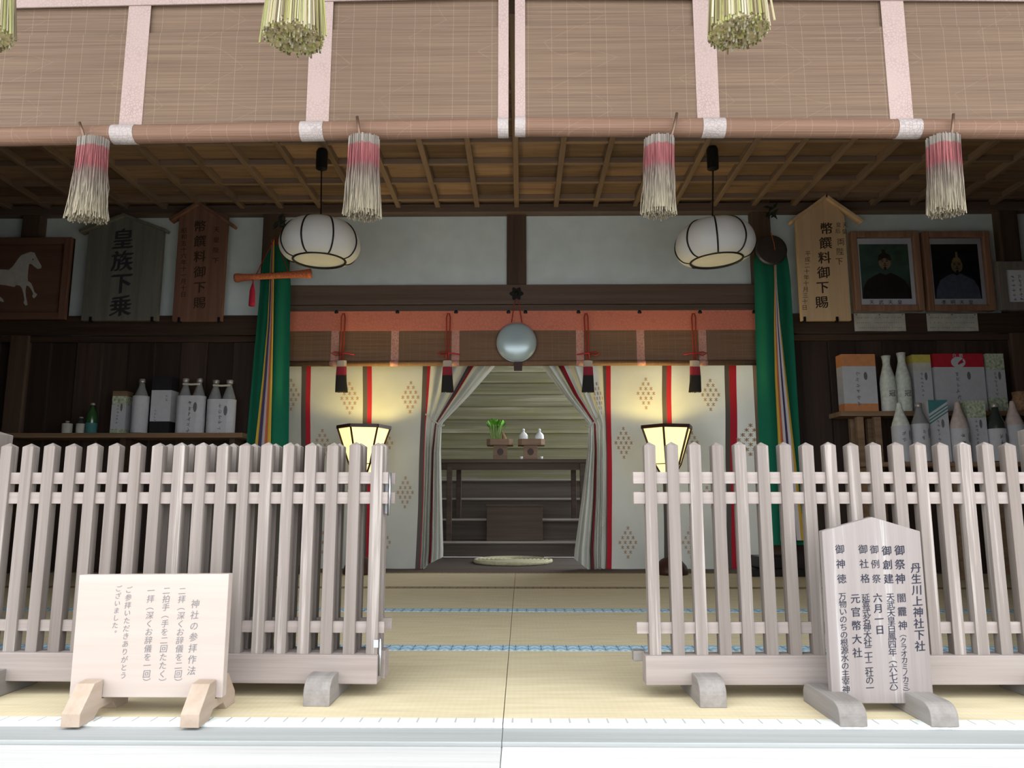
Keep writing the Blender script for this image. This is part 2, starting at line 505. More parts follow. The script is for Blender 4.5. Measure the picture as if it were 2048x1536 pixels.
M['skin'] = plain('painted_face', (0.32, 0.235, 0.155), 0.7, var=0.15, scale=40)
M['robe_dark'] = plain('painted_dark_robe', (0.030, 0.024, 0.028), 0.7, var=0.2)
M['robe_blue'] = plain('painted_blue_robe', (0.14, 0.165, 0.23), 0.7, var=0.2)
M['gold'] = plain('painted_gold', (0.36, 0.30, 0.12), 0.6)
M['pane'] = pane_mat('picture_glass')
M['gravel'] = plain('pale_gravel', (0.58, 0.56, 0.53), 0.95, var=0.35, scale=90)
M['bark'] = plain('cypress_bark_roof', (0.10, 0.075, 0.06), 0.95, var=0.3)
M['basket'] = plain('woven_basket', (0.32, 0.18, 0.10), 0.8, var=0.4, scale=70)


# ------------------------------------------------------------------ mesh building
class MB:
    def __init__(self):
        self.v, self.f, self.c = [], [], None

    def add(self, vs, fs):
        o = len(self.v)
        self.v += [Vector(p) for p in vs]
        self.f += [tuple(i + o for i in f) for f in fs]
        return self

    def box(self, x0, x1, y0, y1, z0, z1):
        vs = [(x, y, z) for z in (z0, z1) for y in (y0, y1) for x in (x0, x1)]
        return self.add(vs, [(0, 2, 3, 1), (4, 5, 7, 6), (0, 1, 5, 4), (2, 6, 7, 3), (0, 4, 6, 2), (1, 3, 7, 5)])

    def hexa(self, p):  # bottom 4 (ccw), top 4
        return self.add(p, [(3, 2, 1, 0), (4, 5, 6, 7), (0, 1, 5, 4), (1, 2, 6, 5), (2, 3, 7, 6), (3, 0, 4, 7)])

    def bar(self, a, b, w, h, up=(0, 0, 1)):
        a, b = Vector(a), Vector(b)
        t = (b - a).normalized()
        s = t.cross(Vector(up))
        if s.length < 1e-5:
            s = t.cross(Vector((0, 1, 0)))
        s.normalize()
        u = s.cross(t)
        s, u = s * w / 2, u * h / 2
        return self.hexa([a - s - u, a + s - u, a + s + u, a - s + u, b - s - u, b + s - u, b + s + u, b - s + u])

    def tube(self, pts, r, n=8, caps=True, closed=False):
        pts = [Vector(p) for p in pts]
        k = len(pts)
        rs = r if isinstance(r, (list, tuple)) else [r] * k
        o = len(self.v)
        side = None
        for i, p in enumerate(pts):
            if closed:
                t = pts[(i + 1) % k] - pts[i - 1]
            else:
                t = pts[min(i + 1, k - 1)] - pts[max(i - 1, 0)]
            if t.length < 1e-9:
                t = Vector((0, 0, 1))
            t.normalize()
            if side is None:
                side = t.orthogonal().normalized()
            side = side - t * side.dot(t)
            if side.length < 1e-6:
                side = t.orthogonal()
            side.normalize()
            w = t.cross(side)
            for j in range(n):
                a = 2 * PI * j / n
                self.v.append(p + (side * math.cos(a) + w * math.sin(a)) * rs[i])
        for i in range(k if closed else k - 1):
            for j in range(n):
                a, b = o + i * n + j, o + i * n + (j + 1) % n
                i2 = (i + 1) % k
                self.f.append((a, b, o + i2 * n + (j + 1) % n, o + i2 * n + j))
        if caps and not closed:
            self.f.append(tuple(o + j for j in reversed(range(n))))
            self.f.append(tuple(o + (k - 1) * n + j for j in range(n)))
        return self

    def lathe(self, prof, n=20, c=(0, 0, 0), sx=1.0, sy=1.0, caps=True):
        c = Vector(c)
        o = len(self.v)
        for r, z in prof:
            for j in range(n):
                a = 2 * PI * j / n
                self.v.append(c + Vector((r * math.cos(a) * sx, r * math.sin(a) * sy, z)))
        for i in range(len(prof) - 1):
            for j in range(n):
                self.f.append((o + i * n + j, o + i * n + (j + 1) % n, o + (i + 1) * n + (j + 1) % n, o + (i + 1) * n + j))
        if caps:
            self.f.append(tuple(o + j for j in reversed(range(n))))
            self.f.append(tuple(o + (len(prof) - 1) * n + j for j in range(n)))
        return self

    def prism(self, poly, y0, y1):
        """poly: (x, z) outline in the upright plane, extruded along depth"""
        n = len(poly)
        vs = [(x, y0, z) for x, z in poly] + [(x, y1, z) for x, z in poly]
        fs = [tuple(range(n)), tuple(reversed(range(n, 2 * n)))]
        fs += [(i, i + n, (i + 1) % n + n, (i + 1) % n) for i in range(n)]
        return self.add(vs, fs)

    def prism_x(self, poly, x0, x1):
        """poly: (y, z) outline, extruded along X"""
        n = len(poly)
        vs = [(x0, y, z) for y, z in poly] + [(x1, y, z) for y, z in poly]
        fs = [tuple(reversed(range(n))), tuple(range(n, 2 * n))]
        fs += [(i, (i + 1) % n, (i + 1) % n + n, i + n) for i in range(n)]
        return self.add(vs, fs)

    def grid(self, fn, nu, nv):
        vs = [fn(i / nu, j / nv) for j in range(nv + 1) for i in range(nu + 1)]
        fs = [(j * (nu + 1) + i, j * (nu + 1) + i + 1, (j + 1) * (nu + 1) + i + 1, (j + 1) * (nu + 1) + i) for j in range(nv) for i in range(nu)]
        return self.add(vs, fs)

    def build(self, name, mat, parent=None, local=False, smooth=False, bevel=0.0, kind=None):
        vs = self.v
        loc = Vector((0, 0, 0))
        if not local:
            if parent is not None:
                inv = MAT[root_of(parent)].inverted()
                vs = [inv @ p for p in vs]
            else:
                xs, ys, zs = [p.x for p in vs], [p.y for p in vs], [p.z for p in vs]
                loc = Vector(((min(xs) + max(xs)) / 2, (min(ys) + max(ys)) / 2, min(zs)))
                vs = [p - loc for p in vs]
        me = bpy.data.meshes.new(name)
        me.from_pydata([tuple(p) for p in vs], [], self.f)
        me.update()
        if smooth:
            me.polygons.foreach_set('use_smooth', [True] * len(me.polygons))
        if self.c:
            a = me.color_attributes.new('tint', 'FLOAT_COLOR', 'POINT')
            a.data.foreach_set('color', [x for c in self.c for x in (*c, 1.0)])
        me.materials.append(M[mat] if isinstance(mat, str) else mat)
        ob = bpy.data.objects.new(name, me)
        C.objects.link(ob)
        ob.parent = parent
        ob.location = loc
        MAT[ob.name] = MAT[root_of(parent)] if parent is not None else Matrix.Translation(loc)
        if bevel:
            bv = ob.modifiers.new('bevel', 'BEVEL')
            bv.width = bevel
            bv.segments = 2
            bv.limit_method = 'ANGLE'
        if kind:
            ob['kind'] = kind
        return ob


MAT = {}


def root_of(o):
    while o.parent is not None:
        o = o.parent
    return o.name


def tag(o, label, cat, group=None):
    o['label'] = label
    o['category'] = cat
    if group:
        o['group'] = group
    return o


def thing(name, label, cat, loc=(0, 0, 0), rotz=0.0, group=None):
    o = bpy.data.objects.new(name, None)
    o.empty_display_size = 0.05
    C.objects.link(o)
    o.location = loc
    o.rotation_euler = (0, 0, rotz)
    MAT[o.name] = Matrix.Translation(Vector(loc)) @ Matrix.Rotation(rotz, 4, 'Z')
    return tag(o, label, cat, group)


def setting(name, loc=(0, 0, 0)):
    o = bpy.data.objects.new(name, None)
    o.empty_display_size = 0.05
    C.objects.link(o)
    o.location = loc
    MAT[o.name] = Matrix.Translation(Vector(loc))
    o['kind'] = 'structure'
    return o


def clone(o, offset, parent=None):
    c = o.copy()
    C.objects.link(c)
    c.parent = parent if parent is not None else o.parent
    c.location = Vector(o.location) + Vector(offset)
    return c


# lettering: glyph outlines of the built-in font laid out character by character
_gl = {}
_fc = bpy.data.curves.new('glyph', 'FONT')
_fc.resolution_u = 2
_fo = bpy.data.objects.new('glyph', _fc)
C.objects.link(_fo)


def glyph(ch, bold):
    k = (ch, bold)
    if k not in _gl:
        _fc.body = ch
        _fc.offset = bold
        bpy.context.view_layer.update()
        me = bpy.data.meshes.new_from_object(_fo.evaluated_get(bpy.context.evaluated_depsgraph_get()))
        _gl[k] = ([(v.co.x - 0.5, v.co.y - 0.365) for v in me.vertices], [tuple(p.vertices) for p in me.polygons])
        bpy.data.meshes.remove(me)
    return _gl[k]


def letter(mb, ch, pos, size, bold=0.0, shear=0.0, wide=1.0, rise=0.0):
    vs, fs = glyph(ch, 0.0)
    if ch == '。':
        pos = pos + Vector((size * 0.5, 0, size * 0.45))
    if ch == '︵':
        pos = pos + Vector((0, 0, size * 0.12))
    for k, (ox, oz) in enumerate([(0, 0)] if bold <= 0 else [(-bold, -bold * 0.6), (bold, bold * 0.6)]):
        mb.add([(pos.x + (x + ox + y * shear) * size * wide, pos.y - 0.00008 * k, pos.z + (y + oz + x * rise) * size) for x, y in vs], fs)


def column(T, mt, text, p0, p1, d, px, bold=0.0, shear=0.0, wide=1.0, rise=0.06):
    """vertical line of writing from pixel p0 to p1 (first and last character centres) on an upright face at depth d"""
    n = len(text)
    a, b = at(p0[0], p0[1], d), at(p1[0], p1[1], d)
    size = px * metres(a)
    mb = MB()
    for i, ch in enumerate(text):
        t = i / (n - 1) if n > 1 else 0
        letter(mb, ch, a.lerp(b, t), size, bold, shear, wide, rise)
        if px >= 19:
            mb.build('character', mt, T)
            mb = MB()
    if mb.v:
        mb.build('lettering', mt, T, kind='stuff')


def scribble(mb, x, y, z, w, n, seed=1, blot=0.55):
    """illegible brush writing: a column of small crossed strokes"""
    rr = random.Random(seed)
    for i in range(n):
        zc = z - i * w * 1.45
        for k in range(4):
            a = rr.uniform(-0.5, 0.5) + (PI / 2 if k % 2 else 0)
            l = w * rr.uniform(0.25, blot)
            t = w * rr.uniform(0.07, 0.13)
            cx, cz = x + rr.uniform(-0.25, 0.25) * w, zc + rr.uniform(-0.3, 0.3) * w
            dx, dz = math.cos(a) * l, math.sin(a) * l
            nx, nz = -math.sin(a) * t, math.cos(a) * t
            mb.add([(cx - dx - nx, y, cz - dz - nz), (cx + dx - nx * .4, y, cz + dz - nz * .4), (cx + dx + nx * .4, y, cz + dz + nz * .4), (cx - dx + nx, y, cz - dz + nz)], [(0, 1, 2, 3)])


# ------------------------------------------------------------------ the setting
XC = -0.045                      # middle line of the hall
D0 = 1.847                       # front edge of the mats
MW = 0.91                        # width of a mat
WALL = 5.62                      # back wall
CEIL = at(1024, 417, 5.56).z     # underside of the ceiling ribs

g = MB().box(-14, 14, -10, 1.15, -1.1, -1.02).build('ground', 'gravel')
g['kind'] = 'structure'

floor = setting('floor', (0, 3.5, -0.12))
MB().box(-5.4, 5.4, D0 - 0.0, 5.78, -0.12, -0.056).build('floor_boards', 'dark', floor)
for r in range(4):
    for c in range(-3, 3):
        x0, x1 = XC + c * 1.82 + 0.001, XC + (c + 1) * 1.82 - 0.001
        y0, y1 = D0 + r * MW + 0.001, D0 + (r + 1) * MW - 0.001
        t = MB().box(x0, x1, y0, y1, -0.055, 0).build('tatami_mat', 'tatami', floor)
        fm = 'heri_overexposed' if r == 0 else ('heri_brown' if r == 3 else 'heri_blue')
        bm_ = 'heri_brown' if r >= 2 else 'heri_blue'
        MB().box(x0, x1, y0 - 0.0005, y0 + 0.048, -0.05, 0.0012).build('border', fm, t)
        MB().box(x0, x1, y1 - 0.048, y1 + 0.0003, -0.05, 0.0012).build('border', bm_, t)
sill = MB().box(-5.4, 5.4, D0 + 4 * MW, 5.80, -0.055, 0.004).build('trim_1', 'altar', bevel=0.004)
sill['kind'] = 'structure'

th = setting('trim_2', (0, 1.5, -0.2))
for i, (y0, y1, z) in enumerate(((1.742, 1.845, -0.006), (1.50, 1.738, -0.014), (1.22, 1.496, -0.014))):
    for (x0, x1) in ((-5.4, XC + 0.0), (XC + 0.0008, 5.4)):
        MB().box(x0, x1, y0, y1, z - 0.14, z).build('threshold_board', 'threshold' if i else 'threshold_grey', th, bevel=0.004 if i else 0.002)

# back wall: plaster above, boards below, posts and beams
wb = setting('wall_back', (0, WALL, 0))
xL, xR = at(544, 470, 5.55).x, at(1523, 470, 5.55).x          # main posts
zN0, zN1 = at(1024, 622, 5.53).z, at(1024, 569, 5.53).z       # centre beam
zS0, zS1 = at(1024, 668, 5.54).z, at(1024, 629, 5.54).z       # side beams
MB().box(xL, xR, WALL, WALL + 0.06, zN0 + 0.02, CEIL + 0.05).build('plaster', 'plaster', wb)
MB().box(-5.4, xL, WALL, WALL + 0.06, zS0 + 0.01, CEIL + 0.05).build('plaster', 'plaster', wb)
MB().box(xR, 5.4, WALL, WALL + 0.06, zS0 + 0.01, CEIL + 0.05).build('plaster', 'plaster', wb)
ken = (xR - xL) / 2
for x in (xL - ken, xL, xR, xR + ken):
    MB().box(x - 0.075, x + 0.075, 5.545, 5.70, -0.03, CEIL + 0.06).build('post', 'post', wb, bevel=0.012)
xm = at(1033, 500, 5.56).x
MB().box(xm - 0.076, xm + 0.076, 5.585, 5.66, zN1 - 0.02, CEIL + 0.04).build('post', 'post', wb, bevel=0.008)
MB().box(xL + 0.06, xR - 0.06, 5.53, 5.70, at(1024, 608, 5.53).z, zN1).build('beam', 'beam', wb, bevel=0.006)
MB().box(xL + 0.06, xR - 0.06, 5.545, 5.70, zN0 - 0.005, at(1024, 608, 5.53).z - 0.002).build('beam', 'beam', wb, bevel=0.004)
zc0, zc1 = at(1024, 424, 5.53).z, CEIL + 0.03
MB().box(-5.4, 5.4, 5.535, 5.66, zc0, zc1).build('cornice', 'beam', wb, bevel=0.006)
for a, b in ((-5.4, xL - 0.06), (xR + 0.06, 5.4)):
    MB().box(a, b, 5.535, 5.68, zS0, zS1).build('side_beam', 'dark', wb, bevel=0.006)
    MB().box(a, b, 5.56, 5.68, zS0 - 0.05, zS0 - 0.004).build('side_rail', 'dark', wb, bevel=0.004)
    n = int(round((b - a) / 0.205))
    w = (b - a) / n
    for i in range(n):
        k = 0.0 if i % 2 else 0.018
        MB().box(a + i * w, a + (i + 1) * w - 0.004, 5.60 - k, 5.66, -0.03, zS0 - 0.05).build('wall_board', 'darkv', wb, bevel=0.003)
fit = MB()
pf = at(1033, 587, 5.52)
fit.prism([(pf.x + (0.045 + 0.009 * math.cos(6 * a)) * math.cos(a), pf.z + (0.045 + 0.009 * math.cos(6 * a)) * math.sin(a)) for a in [2 * PI * i / 48 for i in range(48)]], 5.518, 5.53)
fit.lathe([(0.018, 0), (0.016, 0.006), (0.006, 0.012)], 12, (0, 0, 0))
for i in range(len(fit.v) - 36, len(fit.v)):
    p = fit.v[i]
    fit.v[i] = Vector((pf.x + p.x, 5.518 - p.z, pf.z + p.y))
fit.build('metal_fitting', 'iron', wb)

# other walls of the hall, roof
for nm, x in (('wall_left', -5.46), ('wall_right', 5.40)):
    w = MB().box(x, x + 0.06, 2.2, 5.7, -0.12, CEIL + 0.1).build(nm, 'darkv')
    w['kind'] = 'structure'
for nm, a, b in (('wall_front_left', -5.4, XC - 2.02), ('wall_front_right', XC + 2.02, 5.4)):
    w = MB().box(a, b, 2.28, 2.34, -0.12, CEIL + 0.1).build(nm, 'darkv')
    w['kind'] = 'structure'
ft = setting('trim_3', (0, 2.3, 2.1))
zB = at(500, -8, 2.25).z
MB().box(-5.4, 5.4, 2.235, 2.36, zB, zB + 0.20).build('lintel', 'beam', ft, bevel=0.006)
MB().box(-5.4, 5.4, 2.28, 2.32, zB + 0.20, CEIL + 0.1).build('transom_board', 'dark', ft)
for x in (XC - 1.98, XC + 1.98):
    MB().box(x - 0.08, x + 0.08, 2.22, 2.38, -0.1, zB + 0.2).build('front_post', 'post', ft, bevel=0.01)
roof = setting('roof', (0, 3, 2.8))
MB().add([(-6.4, 1.28, 3.02), (6.4, 1.28, 3.02), (6.4, 3.6, 3.85), (-6.4, 3.6, 3.85), (-6.4, 1.28, 3.16), (6.4, 1.28, 3.16), (6.4, 3.6, 3.99), (-6.4, 3.6, 3.99)], [(3, 2, 1, 0), (4, 5, 6, 7), (0, 1, 5, 4), (1, 2, 6, 5), (2, 3, 7, 6), (3, 0, 4, 7)]).build('roof_slope', 'bark', roof)
MB().add([(-6.4, 6.0, 3.0), (6.4, 6.0, 3.0), (6.4, 3.6, 3.75), (-6.4, 3.6, 3.75), (-6.4, 6.0, 3.14), (6.4, 6.0, 3.14), (6.4, 3.6, 3.89), (-6.4, 3.6, 3.89)], [(0, 1, 2, 3), (7, 6, 5, 4), (4, 5, 1, 0), (5, 6, 2, 1), (6, 7, 3, 2), (7, 4, 0, 3)]).build('roof_slope', 'bark', roof)
r0 = MB().bar((-4.2, 1.33, 2.99), (-4.2, 2.24, 3.315), 0.06, 0.07).build('rafter', 'beam', roof)
for i in range(1, 29):
    clone(r0, (i * 0.3, 0, 0))

# ceiling: coffered, every panel and rib in view its own piece
ceil = setting('ceiling', (0, 4, CEIL))
P = 0.305
x_first = at(1033, 405, 5.50).x - 0.0
nx, ny = 12, 11
ys = [5.56 - P * (j + 0.5) for j in range(ny)]
xs = [x_first + P * i for i in range(-nx - 4, nx + 5)]
rb = MB().box(-0.019, 0.019, 2.36, 5.56, CEIL, CEIL + 0.045)
for v in rb.v:
    v.x += xs[0]
r0 = rb.build('rib', 'rib', ceil, bevel=0.003)
for x in xs[1:]:
    clone(r0, (x - xs[0], 0, 0))
r0 = MB().box(-5.4, 5.4, ys[0] - 0.016, ys[0] + 0.016, CEIL + 0.008, CEIL + 0.046).build('cross_rib', 'ribx', ceil)
for y in ys[1:]:
    clone(r0, (0, y - ys[0], 0))
p0 = MB().box(xs[0] + 0.002, xs[0] + P - 0.002, 5.56 - P * 1.5 + 0.002, 5.56 - P * 0.5 - 0.002, CEIL + 0.047, CEIL + 0.06).build('ceiling_panel', 'ceil', ceil)
rest = MB()
for j in range(-1, ny - 1):
    for i in range(len(xs) - 1):
        if j < 0 or (j < 6 and i >= 3 and i <= len(xs) - 5):
            if j < 0 or (i, j) != (0, 0):
                clone(p0, (P * i, -P * j, 0))
        elif (i, j) != (0, 0):
            rest.box(xs[i] + 0.002, xs[i] + P - 0.002, 5.56 - P * (j + 1.5), 5.56 - P * (j + 0.5), CEIL + 0.047, CEIL + 0.06)
rest.build('far_panels', 'ceil', ceil, kind='stuff')
top = MB().box(-5.4, 5.4, 2.3, 5.7, CEIL + 0.062, CEIL + 0.09).build('ceiling_backing', 'dark', ceil)

# the stair hall behind the curtains
st = setting('stairs', (0, 7, 0))
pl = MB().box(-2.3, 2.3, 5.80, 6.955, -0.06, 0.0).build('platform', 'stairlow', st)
z, d = 0.0, 6.95
for i in range(15):
    h = 0.14 if i == 0 else 0.195
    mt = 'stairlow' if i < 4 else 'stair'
    MB().box(-2.3, 2.3, d + 0.012, d + 0.04, z, z + h - 0.03).build('riser', mt, st)
    MB().box(-2.3, 2.3, d - 0.012, d + 0.33, z + h - 0.03, z + h).build('tread', mt, st, bevel=0.004)
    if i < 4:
        MB().box(-2.3, 2.3, d - 0.0145, d - 0.004, z + h - 0.016, z + h + 0.0015).build('lit_edge_strip', 'lit_edge_strip', st)  # pale strip paints the light caught along the tread edge
    z += h
    d += 0.30
sw = MB().box(-2.36, -2.3, 5.7, 12, -0.1, 6.0).build('wall_stair_left', 'darkv')
sw['kind'] = 'structure'
sw = MB().box(2.3, 2.36, 5.7, 12, -0.1, 0.2).build('wall_stair_right', 'darkv')
sw['kind'] = 'structure'
sr = MB().add([(-2.6, 5.7, 3.15), (2.5, 5.7, 3.15), (2.5, 12, 6.9), (-2.6, 12, 6.9), (-2.6, 5.7, 3.25), (2.5, 5.7, 3.25), (2.5, 12, 7.0), (-2.6, 12, 7.0)], [(3, 2, 1, 0), (4, 5, 6, 7), (0, 1, 5, 4), (1, 2, 6, 5), (2, 3, 7, 6), (3, 0, 4, 7)]).build('roof_stair', 'bark')
sr['kind'] = 'structure'
bl = MB().box(-2.4, 2.4, 11.5, 11.6, -0.1, 6.0).build('wall_stair_back', 'darkv')
bl['kind'] = 'structure'


# ------------------------------------------------------------------ large front blinds
def blind(x0px, x1px, yb0, yb1, moko, bands, edge_bands, label):
    D = 2.20
    b0, b1 = at(x0px, yb0, D), at(x1px, yb1, D)
    ztop = zB + 0.02
    T = thing('bamboo_blind', label, 'blind', ((b0.x + b1.x) / 2, D, min(b0.z, b1.z)), group='large bamboo blinds under the eaves')

    def zb(x):
        return b0.z + (b1.z - b0.z) * (x - b0.x) / (b1.x - b0.x)

    def slab(xa, xb, y0, y1, zfa, zfb, mat, name, bev=0.0):
        return MB().hexa([(xa, y0, zfa[0]), (xb, y0, zfb[0]), (xb, y1, zfb[0]), (xa, y1, zfa[0]), (xa, y0, zfa[1]), (xb, y0, zfb[1]), (xb, y1, zfb[1]), (xa, y1, zfa[1])]).build(name, mat, T, bevel=bev)
    zfold = 0.225
    # sheet, the lower part doubled up so that it stands a little proud
    slab(b0.x, b1.x, D + 0.004, D + 0.010, (b0.z - 0.02, ztop), (b1.z - 0.02, ztop), 'blind', 'slat_sheet')
    slab(b0.x, b1.x, D - 0.004, D + 0.003, (b0.z - 0.01, b0.z + zfold + 0.10), (b1.z - 0.01, b1.z + zfold + 0.10), 'blind', 'folded_sheet')
    m0, m1 = at(x0px, moko[0], D), at(x1px, moko[1], D)
    slab(b0.x, b1.x, D - 0.010, D - 0.005, (m0.z, ztop + 0.0), (m1.z, ztop + 0.0), 'band', 'top_band')
    # roll
    rl = MB().tube([(b0.x + 0.001, D - 0.012, b0.z - 0.026), ((b0.x + b1.x) / 2, D - 0.012, (b0.z + b1.z) / 2 - 0.026), (b1.x - 0.001, D - 0.012, b1.z - 0.026)], 0.029, 24)
    rl.build('roll', 'blind_roll', T, smooth=False)
    for px, w in bands + edge_bands:
        x = at(px, 258, D).x
        xa, xb = max(x - w / 2, b0.x), min(x + w / 2, b1.x)
        slab(xa, xb, D - 0.0065, D - 0.0042, (zb(xa), ztop - 0.001), (zb(xb), ztop - 0.001), 'band', 'brocade_band')
        sh = 0.010 if (xa + xb) / 2 > 0 else -0.010
        if (px, w) in edge_bands:
            sh = 0
        za, zz = zb(xa + sh) - 0.026, zb(xb + sh) - 0.026
        MB().tube([(xa + sh, D - 0.012, za), (xb + sh, D - 0.012, zz)], 0.0305, 24).build('roll_band', 'band_white', T)


blind(-116, 1017, 264, 244, (22, -2), [(262, 0.072), (635, 0.072)], [(-108, 0.036), (1007, 0.034)], 'large brown bamboo blind with pink brocade bands, left of the centre gap')
blind(1030, 2172, 242, 248, (-1, 6), [(1417, 0.070), (1803, 0.072)], [(1040, 0.034), (2164, 0.036)], 'large brown bamboo blind with pink brocade bands, right of the centre gap')


# ------------------------------------------------------------------ hooks with yarn tassels
def tassel(pt, pb, wt, wb_, hook, label, seed):
    D = 2.155
    a, b = at(pt[0], pt[1], D), at(pb[0], pb[1], D)
    k = metres(a)
    T = thing('blind_hook', label, 'tassel', (b.x, D, b.z), group='yarn tassels on the hooks of the large blinds')
    rr = random.Random(seed)
    mb = MB()
    rt, rb = wt * k / 2, wb_ * k / 2
    for i in range(260):
        q = math.sqrt(rr.random())
        an = rr.uniform(0, 2 * PI)
        ox, oy = q * math.cos(an), q * math.sin(an)
        e = 0.9 + 0.2 * rr.random()
        pts = []
        for s in range(6):
            t = s / 5
            rad_ = rt + (rb - rt) * t ** 1.8
            wob = 0.0035 * math.sin(rr.uniform(0, 6) + t * 7) * t
            p = a.lerp(b, t)
            pts.append((p.x + ox * rad_ * e + wob, p.y + oy * rad_ * 0.75 * e + wob, p.z + (rr.uniform(-0.008, 0.004) if s == 5 else 0)))
        mb.tube(pts, 0.0016, 4)
    mb.build('strands', 'tassel', T, kind='stuff')
    # a full core so that the middle of the tassel is closed
    prof = []
    core = MB()
    n = 16
    for s in range(6):
        t = s / 5 * 0.95
        p = a.lerp(b, t)
        r_ = (rt + (rb - rt) * t ** 1.8) * 0.86
        core.v += [Vector((p.x + r_ * math.cos(2 * PI * j / n), p.y + r_ * 0.72 * math.sin(2 * PI * j / n), p.z)) for j in range(n)]
    for s in range(5):
        core.f += [(s * n + j, s * n + (j + 1) % n, (s + 1) * n + (j + 1) % n, (s + 1) * n + j) for j in range(n)]
    core.f += [tuple(range(n)), tuple(range(5 * n, 6 * n))]
    core.build('core', 'tassel', T)
    h = [at(x, y, D - 0.012 + 0.012 * (y > 275)) for x, y in hook]
    MB().tube(h, 0.0046, 8).build('hook', 'hook', T, smooth=True)
    MB().lathe([(rt * 0.35, -0.004), (rt * 0.42, 0.0), (rt * 0.3, 0.006)], 12, a).build('binding', 'string', T)


tassel((187, 279), (174, 437), 56, 76, [(159, 245), (165, 262), (170, 284), (178, 294), (188, 292)], 'pink and straw coloured tassel at the far left end of the blinds', 1)
tassel((729, 276), (725, 432), 60, 74, [(714, 233), (718, 260), (722, 284), (728, 293), (736, 288)], 'pink and straw coloured tassel left of the centre, near the lantern cord', 2)
tassel((1320, 276), (1319, 428), 58, 68, [(1354, 226), (1349, 250), (1343, 274), (1332, 286), (1322, 288)], 'pink and straw coloured tassel right of the centre, near the lantern cord', 3)
tassel((1887, 275), (1894, 426), 62, 70, [(1907, 228), (1905, 255), (1902, 278), (1893, 288), (1886, 286)], 'pink and straw coloured tassel at the far right end, above the picture frames', 4)


# ------------------------------------------------------------------ straw bundles on the sacred rope
ROPE_D = 1.74
ztr = 2.06
rt_ = thing('straw_rope', 'twisted straw rope strung under the eaves above the straw bundles', 'rope', (0, ROPE_D, ztr))
for ph in (0, PI):
    MB().tube([(-2.4 + 4.8 * i / 160, ROPE_D + 0.022 * math.cos(i * 0.8 + ph), ztr + 0.05 + 0.022 * math.sin(i * 0.8 + ph)) for i in range(161)], 0.03, 8).build('rope_strand', 'rope', rt_, smooth=True)


def straw_bundle(px, py, rpx, label, seed):
    b = at(px, py, ROPE_D)
    k = metres(b)
    R_ = rpx * k
    T = thing('straw_bundle', label, 'straw bundle', b, group='hanging straw bundles')
    rr = random.Random(seed)
    mb = MB()
    mb.c = []
    cols = [(0.225, 0.216, 0.068), (0.306, 0.270, 0.153), (0.360, 0.333, 0.243), (0.144, 0.117, 0.054), (0.270, 0.234, 0.153), (0.108, 0.081, 0.045), (0.243, 0.243, 0.099)]
    for i in range(430):
        q = math.sqrt(rr.random()) if i > 150 else rr.uniform(0.9, 1.02)
        an = rr.uniform(0, 2 * PI)
        rt2 = 0.62
        flare = 1 + (0.28 * rr.random() if rr.random() < 0.06 else 0)
        zb = b.z + rr.uniform(-0.004, 0.012) + 0.012 * q
        x0, y0 = b.x + R_ * q * math.cos(an) * flare, b.y + R_ * q * math.sin(an) * flare
        x1, y1 = b.x + R_ * rt2 * q * math.cos(an), b.y + R_ * rt2 * q * math.sin(an)
        zt = ztr - 0.006
        c = rr.choice(cols)
        o = len(mb.v)
        xm_, ym_ = x0 * .55 + x1 * .45 + rr.uniform(-.003, .003), y0 * .55 + y1 * .45
        mb.tube([(x0, y0, zb), (xm_, ym_, (zb + zt) / 2), (x1, y1, zt)], [0.0026, 0.0024, 0.002], 5)
        mb.c += [c] * (len(mb.v) - o)
    mb.build('straws', 'straw', T, kind='stuff')
    MB().lathe([(R_ * 0.90, b.z + 0.016), (R_ * 0.92, b.z + 0.02), (R_ * 0.58, ztr - 0.008)], 24, b * 0 + Vector((b.x, b.y, 0))).build('straw_core', 'rope', T)
    MB().tube([(b.x + R_ * 0.66 * math.cos(a), b.y + R_ * 0.66 * math.sin(a), ztr - 0.018) for a in [2 * PI * i / 20 for i in range(20)]], 0.008, 6, closed=True).build('binding', 'rope', T)


straw_bundle(587, 88, 58, 'bundle of yellow straw hanging in front of the left blind', 11)
straw_bundle(1477, 76, 59, 'bundle of yellow straw hanging in front of the right blind', 12)
straw_bundle(-42, 76, 58, 'bundle of yellow straw cut off at the left edge of the picture', 13)


